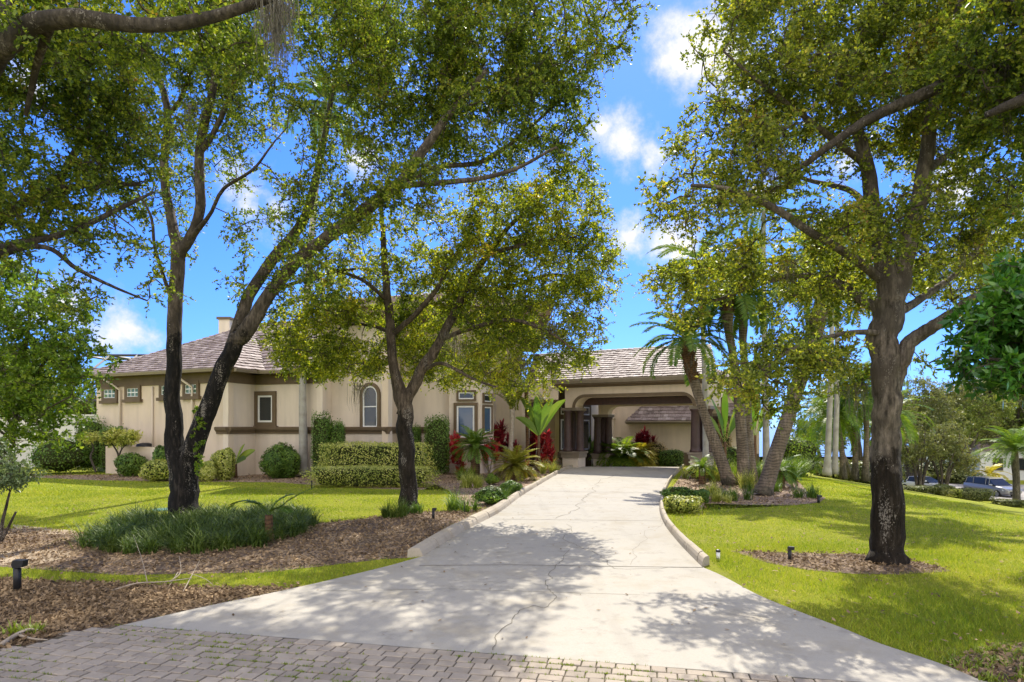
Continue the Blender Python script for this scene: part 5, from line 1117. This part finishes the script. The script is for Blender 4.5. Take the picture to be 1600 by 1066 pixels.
# carport roof
FR = Vector((9.35,33.1,5.05)); FR = Vector((10.45,32.55,5.05)); FL = FR-U*11.2; up = Vector((0,0,2.0)); RR = Vector((11.3,36.4,7.05)); RL = RR-U*11.2; BR = Vector((12.25,40.2,5.05)); BL = BR-U*11.2
tiles([FL, FR, RR, RL], tw=.27, ex=.3); tiles([BR, BL, RL, RR], tw=.3, ex=.36); caps(RL, RR)
gm = MB(); gm.add([FR-U*.5+Vector((0,0,-.25)), BR-U*.5+Vector((0,0,-.25)), RR-U*.5-Vector((0,0,.12))], [(0,1,2)]); gm.build('gable_wall', STUC, house)
mb = MB()
for a, b_ in ((FR, RR), (BR, RR)):
    d_ = Vector((0,0,-.32)); mb.add([a, b_, b_+d_, a+d_, a-U*.06, b_-U*.06, b_+d_-U*.06, a+d_-U*.06], [(0,1,2,3),(7,6,5,4),(0,4,5,1),(3,2,6,7)])
mb.build('barge_board', TRIM, house)
ef = WF(FL, FR); mb = MB(); ef.box(mb, .2, ef.L-.1, -.75, -.06, -.30+5.05, -.22+5.05); ef.box(mb, .1, ef.L-.1, -.62, -.5, 4.60, 4.75); mb.build('soffit', TRIM, house)
mb = MB(); ef.prof(mb, 0, ef.L, [(-.1, 4.83), (.0, 4.83), (.06, 5.0), (.06, 5.06), (-.1, 5.06)]); mb.build('gutter', GUT, house)
mb = MB(); ef.prof(mb, 0, ef.L, [(-.5, 4.62), (-.3, 4.66), (-.12, 4.80), (-.12, 4.86), (-.5, 4.86)]); mb.build('cornice', TRIM, house)
# entry + back walls
we = WF((.2,37.0), (3.0,37.4)); 
mb = MB(); we.box(mb, 0, we.L-.3, -.4, 0, 3.95, 4.9); mb.build('entry_beam', STUC, house)
mb = MB(); we.box(mb, .1, we.L+.3, -1.2, -.45, 3.55, 3.8); mb.build('entry_lintel', DWOOD, house)
mb = MB(); mb.box(.45,1.0,36.7,37.2,-.1,3.95); mb.build('entry_pier', STUC2, house)
wb1 = WF((-.5,43.2), (2.9,43.2)); wall(wb1, -.5, 4.9, STUC, belt=False); wb2 = WF((2.9,43.2), (3.1,42.2)); wall(wb2, -.5, 4.9, STUC2, belt=False)
wb3 = WF((3.1,42.2), (4.5,42.2)); wall(wb3, -.5, 4.9, TRIM, belt=False); wb4 = WF((4.5,42.2), (5.4,43.6)); wall(wb4, -.5, 4.9, TRIM, belt=False)
window(wb3, 876, 900, 655, 703, .08, False, GLASS, frame=.1); window(wb3, 876, 900, 634, 648, .06, False, GLASS, frame=.08)
window(wb4, 910, 920, 656, 703, .06, False, GLASS, frame=.09); window(wb4, 910, 920, 636, 649, .05, False, GLASS, frame=.08)
mb = MB(); mb.box(wb3.p0.x-.1, 4.7, 42.0, 42.19, .3, .7); mb.build('window_plinth', TRIM, house)
d = MB(); wb1.box(d, 1.15, 2.55, 0, .08, -.3, 3.1); do = d.build('door', DWOOD, house); h_ = MB(); wb1.box(h_, 2.3, 2.34, .08, .16, .7, 1.2); h_.build('handle', GUT, do)
wb5 = WF((5.4,43.6), (7.3,47.0)); wall(wb5, -.5, 4.9, STUC2, belt=False); wb6 = WF((7.3,47.0), (16.6,43.0)); wall(wb6, -.6, 4.9, STUC, belt=False); wb7 = WF((16.6,43.0), (18,47)); wall(wb7, -.8, 4.9, STUC, belt=False)
mb = MB(); wb6.box(mb, 0, wb6.L, 0, .08, -.6, .55); mb.build('base_course', TRIM, house)
mb = MB(); wb6.box(mb, -.25, .22, -.1, .3, -.5, 2.95); wb6.box(mb, -.33, .3, -.1, .4, 2.95, 3.3); mb.build('pilaster', STUC2, house)
a0 = wb6.apx(990); a1 = wb6.L-.4; q = lambda a, d, z: wb6.at(a, d, z)
tiles([q(a0-.35, 1.0, 2.78), q(a1, 1.0, 2.78), q(a1, .02, 3.95), q(a0+.8, .02, 3.95)], tw=.27, ex=.26)
tiles([q(a0-.35, 0.0, 2.78), q(a0-.35, 1.0, 2.78), q(a0+.8, .02, 3.95), q(a0+.8, .02, 3.95)], tw=.27, ex=.26)
mb = MB(); wb6.prof(mb, a0-.4, a1, [(.0, 2.55), (.8, 2.55), (.85, 2.62), (1.05, 2.68), (1.05, 2.77), (0, 2.77)]); mb.build('pent_roof_fascia', GUT, house)
# roof above garage block
e6 = [wb6.at(-.5, .8, 5.0), wb6.at(wb6.L+.8, .8, 5.0), wb6.at(wb6.L-4, -5, 7.0), wb6.at(3, -5, 7.0)]; tiles(e6); tiles([e6[1], wb6.at(wb6.L+.8, -11, 5.0), e6[2], e6[2]])
mb = MB(); wb6.box(mb, -.4, wb6.L+.7, -.2, .75, 4.7, 4.92); wb6.box(mb, wb6.L, wb6.L+.75, -8, -.21, 4.7, 4.92); mb.build('soffit', TRIM, house)
pipe('downspout', [cf.at(cf.L+1.5, -1.4, 4.6), cf.at(cf.L+1.45, -1.4, 4.2), cf.at(cf.L+1.05, -1.2, 3.9), cf.at(cf.L+1.05, -1.2, 0)], .05, TRIM)
# steps
mb = MB(); mb.box(1.6,3.0,38.2,39.2,-.2,.14); mb.box(1.5,3.0,39.2,40.4,-.2,.3); mb.build('entry_step', mat('slate_step', (.16,.12,.1), (.24,.2,.17), 4), house)
# ---------------- low wall and boundary wall, pool cage
lw = thing('garden_wall', 'low beige stucco enclosure wall in front of the left wing', 'wall', (-19,31.3,0))
wa = WF(W(165,740,32.3)[:2], W(235,740,31.2)[:2]); mb = MB(); wa.box(mb, 0, wa.L, -.2, 0, -.1, 1.38); mb.build('wall_panel', STUC, lw)
wa2 = WF(W(235,740,31.2)[:2], W(300,740,30.6)[:2]); mb = MB(); wa2.box(mb, 0, wa2.L, -.2, 0, -.1, 1.38); mb.build('wall_panel', STUC2, lw)
mb = MB(); p = W(222, 700, 32.0); mb.lathe((p.x, 32.3, 0), [(.45, .02), (.45, 1.35), (.4, 1.5), (.15, 1.56)], 18); o = mb.build('air_conditioner', BLACKM, smooth=True); setp(o, 'dark round-topped air conditioner behind the low wall', 'air conditioner')
mb = MB(); w_ = WF((-33,40), (-22.5,37.5)); w_.box(mb, 0, w_.L, -.2, 0, -.1, 3.0); w_.box(mb, 0, w_.L, -.24, .04, 3.0, 3.1); o = mb.build('boundary_wall', mat('white_wall', (.62,.6,.55), (.52,.5,.46), 1, .9)); setp(o, 'pale boundary wall at the far left beyond the bushes', 'wall')
cage = thing('pool_cage', 'dark framed screen enclosure rising behind the left roof', 'screen enclosure', (-24,44,0))
mb = MB(); r_ = .09
xa, xb, ya, yb = -31.5, -19.5, 45, 54
for x in np.linspace(xa, xb, 7):
    mb.tube([(x, ya, 0), (x, ya, 6.4)], r_, 4); mb.tube([(x, yb, 0), (x, yb, 6.4)], r_, 4); mb.tube([(x, ya, 6.4), (x, ya+2, 7.6), (x, yb-2, 7.6), (x, yb, 6.4)], r_, 4)
for z in (2.4, 4.2, 6.4): mb.tube([(xa, ya, z), (xb, ya, z)], r_, 4); mb.tube([(xa, yb, z), (xb, yb, z)], r_, 4)
for y in (ya+2, (ya+yb)/2, yb-2): mb.tube([(xa, y, 7.6), (xb, y, 7.6)], r_, 4)
mb.tube([(xa, ya, 4.2), (xa+4, ya, 6.4)], r_, 4); mb.tube([(xb-4, ya, 6.4), (xb, ya, 4.2)], r_, 4)
mb.build('cage_frame', mat('bronze_frame', (.05,.05,.06), (.07,.07,.08), 3, .5), cage)

# ------------------------------------------------------------------ small things
def bollard(px, py, h, lab, head='hood', m_=BLACKM, r=.03, tilt=0):
    g = G(px, py); root = thing('path_light', lab, 'garden light', g, 'low garden path lights')
    mb = MB(); mb.lathe(g, [(r, 0), (r, h*.72), (r*.55, h*.74), (r*.55, h*.8)], 12); mb.build('post', m_, root, smooth=True)
    z = h
    mb = MB()
    if head == 'hood':
        V = [(-.5,-1,.74),(1.9,-1,.78),(1.9,1,.78),(-.5,1,.74),(-.9,-1,.86),(-.5,-1,1.0),(2.2,-1,.99),(2.2,1,.99),(-.5,1,1.0),(-.9,1,.86)]
        V = [(g.x+a*r*1.15, g.y+b_*r*1.1, c*h) for a, b_, c in V]
        mb.add(V, [(0,3,2,1),(0,1,6,5,4),(1,2,7,6),(5,6,7,8),(3,9,8,7,2),(0,4,9,3),(4,5,8,9)])
    else: mb.lathe((g.x, g.y, h*.76), [(r*1.2, 0), (r*1.3, h*.08), (r*.9, h*.2), (r*.3, h*.24)], 12)
    mb.build('lamp_head', BLACKM, root); return root
bollard(27, 924, .46, 'black hooded path light in the mulch at the far left', r=.05)
bollard(677, 812, .30, 'black hooded path light right of the forked tree', r=.035)
bollard(726, 803, .34, 'slim dark stake light near the green tuft by the kerb', r=.012, head='cap')
bollard(1122, 875, .19, 'white based round-capped light at the end of the right kerb', m_=WHITEF, r=.035, head='cap')
bollard(1234, 877, .26, 'black spotlight on a stake in the mulch ring left of the big oak', r=.03)
bollard(1279, 786, .24, 'small black light at the right end of the palm bed', r=.04)
bollard(487, 765, .35, 'thin dark stake light at the corner of the front hedge', r=.02, head='cap')
g_ = G(255, 798); mb = MB(); mb.lathe((g_.x, g_.y, 0), [(.28, .0), (.28, .04), (.26, .05)], 18); o = mb.build('valve_cover', mat('green_plastic', (.08,.2,.13), (.06,.16,.1), 4, .5)); setp(o, 'green round valve cover in the lawn left of the twin trunk', 'valve cover')
DEADW = mat('dead_wood', (.42,.36,.28), (.28,.22,.16), 9, .9)
mb = MB()
def tw3(l, r0): 
    P = [Vector((*G(a, b)[:2], z)) for a, b, z in l]; mb.tube(smooth(P, 4), np.linspace(r0, r0*.35, (len(P)-1)*4+1), 6, lump=.1)
tw3([(175,926,.03),(215,922,.1),(255,922,.12),(300,918,.14)], .012); tw3([(230,922,.12),(222,905,.3),(208,880,.5)], .007); tw3([(265,922,.12),(282,915,.2),(280,902,.34)], .009); tw3([(285,930,.03),(300,915,.16),(312,906,.3)], .009); tw3([(300,914,.16),(320,917,.12),(335,921,.05)], .007); tw3([(278,915,.2),(262,925,.05)], .007)
o = mb.build('fallen_branch', DEADW, smooth=True); setp(o, 'dry forked fallen branch lying on the mulch bed', 'branch', 'fallen dead branches')
mb = MB(); tw3([(0,1014,.04),(25,1002,.07),(45,992,.06),(60,990,.04)], .03); tw3([(25,1000,.06),(50,1005,.05),(75,1004,.03)], .018)
o = mb.build('fallen_branch', DEADW, smooth=True); setp(o, 'thick dry stick at the lower left corner beside the pavers', 'branch', 'fallen dead branches')
g_ = G(30, 995); clump('small green weed in the mulch at the lower left', 30, 992, .16, 30, WEEDM, spread=.1, k=5, name='weed', group=None)
shrub('rock', 'brown stone beside the house corner bush', 356, 373, 734, 744, mat('stone', (.3,.2,.14), (.22,.15,.1), 5), None, 2.6, 60, .05, 'rock', 99, None, .2)
o = None
# low weeds in the corner at bottom right
rg = np.random.default_rng(5); x, y = scatter(2600, 3.5, 9, 5, 8.5); k = inpoly(x, y, bed_corner); P = [(a, b, rg.uniform(.4, 1)) for a, b in zip(x[k], y[k])][:520]
o = npmesh('ground_weeds', tufts(P, .12, 14, rg, .01), WEEDM); setp(o, 'low weeds creeping over bare mulch at the lower right corner', 'weeds', kind='stuff')

# ------------------------------------------------------------------ cars
TYRE = mat('tyre_rubber', (.02,.02,.02), (.03,.03,.03), 8, .8); RIM = mat('alloy_rim', (.5,.5,.52), (.4,.4,.42), 8, .3, metal=.8); LAMP = glassmat('headlight_glass', (.7,.75,.8), .1)
CARGL = glassmat('car_glass', (.03,.03,.03), .25)
def car(loc, rz, paint, lab, suv=True):
    root = thing('parked_car', lab, 'car', (0,0,0), 'cars parked on the street')
    # x forward
    if suv:
        S = [(-2.25,.55,1.0,.80),(-2.2,.4,1.12,.86),(-1.6,.3,1.12,.92),(0,.28,1.08,.92),(1.0,.28,1.05,.92),(1.75,.3,.97,.90),(2.15,.4,.85,.82),(2.28,.5,.72,.7)]; Gh = [(-2.15,1.12,.84),(-1.9,1.6,.70),(-1.2,1.68,.68),(.1,1.66,.68),(.45,1.58,.68),(1.15,1.06,.84)]
    else:
        S = [(-2.35,.5,.9,.75),(-2.25,.38,.98,.82),(-1.5,.3,1.0,.88),(0,.25,.95,.88),(1.1,.25,.92,.88),(1.8,.28,.82,.86),(2.2,.38,.72,.78),(2.32,.45,.62,.65)]; Gh = [(-1.85,.99,.78),(-1.1,1.38,.62),(-.3,1.45,.62),(.2,1.42,.62),(1.1,.94,.8)]
    mb = MB(); V = []
    for (x, z0, z1, hw) in S:
        V += [(x, -hw*.92, z0), (x, -hw, z0+.15), (x, -hw, (z0+z1)/2+.1), (x, -hw*.93, z1-.05), (x, -hw*.8, z1), (x, hw*.8, z1), (x, hw*.93, z1-.05), (x, hw, (z0+z1)/2+.1), (x, hw, z0+.15), (x, hw*.92, z0)]
    n = len(S); mb.add(V, [(i*10+k, i*10+(k+1)%10, (i+1)*10+(k+1)%10, (i+1)*10+k) for i in range(n-1) for k in range(10)]+[tuple(range(10)), tuple((n-1)*10+k for k in range(9,-1,-1))])
    body = mb.build('body', paint, root, smooth=False, bevel=.03)
    roof = MB(); m_ = len(Gh); zb = [np.interp(g[0], [s[0] for s in S], [s[2] for s in S])-.04 for g in Gh]
    V = []
    for (x, z, hw), b_ in zip(Gh, zb): V += [(x, -max(hw, .8) , min(b_, z-.01)), (x, -hw, z), (x, hw, z), (x, max(hw, .8), min(b_, z-.01))]
    roof.add(V, [(i*4+k, i*4+k+1, (i+1)*4+k+1, (i+1)*4+k) for i in range(m_-1) for k in range(3)]); roof.build('windows', CARGL, root)
    r2 = MB(); V = []
    for (x, z, hw) in Gh[1:-1]: V += [(x, -hw-.01, z-.02), (x, -hw+.02, z+.025), (x, hw-.02, z+.025), (x, hw+.01, z-.02)]
    k_ = m_-2; r2.add(V, [(i*4+k, i*4+k+1, (i+1)*4+k+1, (i+1)*4+k) for i in range(k_-1) for k in range(3)])
    for sgn in (-1, 1):
        for i_, (x, z, hw) in enumerate(Gh[1:-1]):
            xb_ = x+(-.1 if i_ == 0 else 0.05); r2.tube([(x, sgn*(hw+.012), z-.02), (xb_, sgn*.825, float(np.interp(xb_, [s[0] for s in S], [s[2] for s in S])))], .03, 4)
    r2.build('roof', paint, root)
    for x in (-1.35, 1.4):
        for s_ in (-1, 1):
            R_ = .35 if suv else .32; pr = [(R_*.6, -.1), (R_*.95, -.1), (R_, -.06), (R_, .06), (R_*.95, .1), (R_*.6, .1)]
            t = MB(); V = []
            for (r, y) in pr: V += [(x+r*math.cos(2*math.pi*k/18), s_*.84+y, R_+r*math.sin(2*math.pi*k/18)) for k in range(18)]
            t.add(V, [(i*18+k, i*18+(k+1)%18, ((i+1)%6)*18+(k+1)%18, ((i+1)%6)*18+k) for i in range(6) for k in range(18)]); tt = t.build('wheel', TYRE, root)
            rm = MB(); rm.tube([(x, s_*.80, R_), (x, s_*.92, R_)], R_*.58, 14); rm.build('rim', RIM, tt)
    for s_ in (-1, 1):
        h = MB(); x = 2.1; h.add([(x-.25, s_*.87, .78), (x+.14, s_*.62, .74), (x+.16, s_*.62, .62), (x-.18, s_*.88, .66)], [(0,1,2,3)]); h.v = [(a+.03, b_*1.03, c) for a, b_, c in h.v]; h.build('headlight', LAMP, root)
        mm = MB(); mm.box(.75, .95, s_*.98-.1, s_*.98+.1, 1.02, 1.16); mm.build('mirror', paint, root, bevel=.03)
    g = MB(); g.box(2.2, 2.31, -.5, .5, .48, .62); g.build('grille', BLACKM, root)
    root.location = loc; root.rotation_euler = (0, 0, rz); return root
def paintm(name, c, metal=.5):
    m, t, p, o = newmat(name); p.inputs['Base Color'].default_value = (*c, 1); p.inputs['Metallic'].default_value = metal; p.inputs['Roughness'].default_value = .3; p.inputs['Coat Weight'].default_value = .7; return m
def carz(x, y): return gz(x, y)+.03
p = W(1550, 0, 58); car((p.x, 58, carz(p.x, 58)), math.radians(-82), paintm('paint_grey', (.33,.33,.34), .15), 'grey SUV parked by the street hedge at the right', True)
p = W(1444, 0, 62); car((p.x, 62, carz(p.x, 62)), math.radians(-70), paintm('paint_white', (.72,.72,.72), .0), 'white car parked behind the vase shaped tree trunks', False)
# neighbour house
nh = thing('neighbour_house', 'white neighbour house glimpsed behind the parked grey car', 'house', (62, 78, gz(62, 78)))
z = gz(62, 78); mb = MB(); mb.box(57, 72, 78, 88, z-.3, z+3.6); mb.build('wall', mat('white_render', (.72,.72,.7), (.64,.64,.62), 1), nh)
mb = MB(); mb.add([(56.4,77.4,z+3.6),(72.6,77.4,z+3.6),(72.6,88.6,z+3.6),(56.4,88.6,z+3.6),(60,83,z+6),(69,83,z+6)], [(0,1,5,4),(1,2,5),(2,3,4,5),(3,0,4),(3,2,1,0)]); mb.build('roof', ROOF, nh)
for x in (58.6, 61.6, 64.8):
    f = MB(); f.box(x, x+1.2, 77.9, 78.02, z+1.2, z+2.7); o = f.build('window', TRIM, nh); f = MB(); f.box(x+.1, x+1.1, 77.86, 77.898, z+1.3, z+2.6); f.build('pane', GLASS, o)
# background trees
def bgtree(lab, px, Y, h, r, m_, seed, stems=1, n=170, leaf=.3, group='background trees', name='background_tree', low=.3, base=None):
    x = (px-800)/F*Y; z = gz(x, Y) if base is None else base; rg = np.random.default_rng(seed); limbs = []
    for k in range(max(3, stems)):
        a = 2*math.pi*k/max(3, stems)+seed; s0 = .12 if stems > 1 else .0
        P = [(x+math.cos(a)*s0, Y+math.sin(a)*s0, z, .11 if stems > 1 else h*.028)]
        P += [(x+math.cos(a)*r*.18, Y+math.sin(a)*r*.18, z+h*.35, .08 if stems > 1 else h*.02), (x+math.cos(a)*r*.5, Y+math.sin(a)*r*.5, z+h*.68, .04), (x+math.cos(a)*r*.6, Y+math.sin(a)*r*.6, z+h*.85, .02)]
        limbs.append(P)
    bl = []
    for k in range(9):
        a = rg.uniform(0, 6.28); q = rg.uniform(.2, .75); zz = rg.uniform(low+.12, .86)
        bl.append((x+math.cos(a)*r*q, Y+math.sin(a)*r*q, z+h*zz, r*rg.uniform(.3, .5), h*rg.uniform(.1, .17), r*rg.uniform(.3, .5)))
    return tree(name, lab, 'tree', limbs, bl, int(n*1.5), BK4, m_, leaf=(leaf*.68, leaf*.36), R=r*.19, sprig=8, nl=11, seed=seed, world_=True, loc=(x, Y, z), flare=False, group=group, gap=.08, twig=.03)
for i, a in enumerate([
  ('vase shaped multi-stem crape myrtle in front of the white parked car', 1437, 54, 6.2, 3.0, BGT, 3, 6, 110, .22), ('vase shaped multi-stem crape myrtle left of the grey parked car', 1474, 55, 6.5, 3.2, BGT, 4, 7, 120, .22),
  ('loose olive tree behind the big oak trunk on the right', 1425, 66, 12.5, 5, BGT, 5, 1, 190, .3), ('rounded olive tree above the white parked car', 1465, 78, 13, 5.8, BGT, 6, 1, 220, .32),
  ('fresh green tree beyond the street centre right', 1502, 74, 10, 5, BGT2, 7, 1, 200, .32), ('dense olive tree above the grey parked car', 1540, 84, 13.5, 6, BGT, 8, 1, 240, .34),
  ('tall olive tree at the right edge beyond the street', 1590, 80, 14, 6, BGT, 9, 1, 240, .34), ('tree beyond the right edge behind the feathery palm', 1640, 76, 13, 6, BGT2, 10, 1, 220, .34),
  ('low dark tree left of the oak trunk far behind the date palms', 1345, 62, 11, 5.2, BGT, 11, 1, 180, .3), ('pale bush like tree behind the pale royal trunks', 1290, 58, 7.2, 3.6, BGT2, 12, 1, 140, .28),
  ('far tree closing the view between street trees', 1500, 100, 14, 7, BGT, 13, 1, 220, .42), ('far tree behind the white car', 1440, 105, 13, 7, BGT, 14, 1, 220, .42), ('far tree behind the neighbour house', 1590, 104, 16, 7.5, BGT, 15, 1, 240, .42),
  ('green tree behind the far left boundary wall', 60, 50, 8, 5, BGT2, 16, 1, 200, .26), ('green tree at the far left edge beyond the wall', -40, 46, 9, 5, BGT2, 17, 1, 200, .26), ('small tree between the wall and the pool cage', 128, 52, 5.5, 2.5, BGT, 18, 1, 110, .24)]):
    bgtree(a[0], a[1], a[2], a[3], a[4], a[5], a[6]+60, a[7], a[8], a[9])
# undergrowth across the street and beside the sea
rg = np.random.default_rng(4)
for i, (px, Y, r, hh, lab) in enumerate([(1425,70,2.4,2.2,'dark bush behind the white car, left'),(1480,72,2.6,2.4,'dark bush between the two cars'),(1505,70,2.2,1.8,'bush left of the grey car beyond the road'),(1380,60,2.5,2,'bush hidden behind the big oak trunk'),(1318,50,2,1.6,'bush under the date palms'),(1345,48,2,1.5,'second bush under the date palms'),(1240,52,1.6,1.3,'low bush at the left of the water view')]):
    x = (px-800)/F*Y; z = gz(x, Y); yb = HY+(H-z)/Y*F; k = F/Y
    shrub('bush', lab, px-r*k, px+r*k, yb-hh*k, yb, BGT, None, 2.3, 1500, .28, 'bush', 120+i, 'bushes across the street', .2, Y=Y)
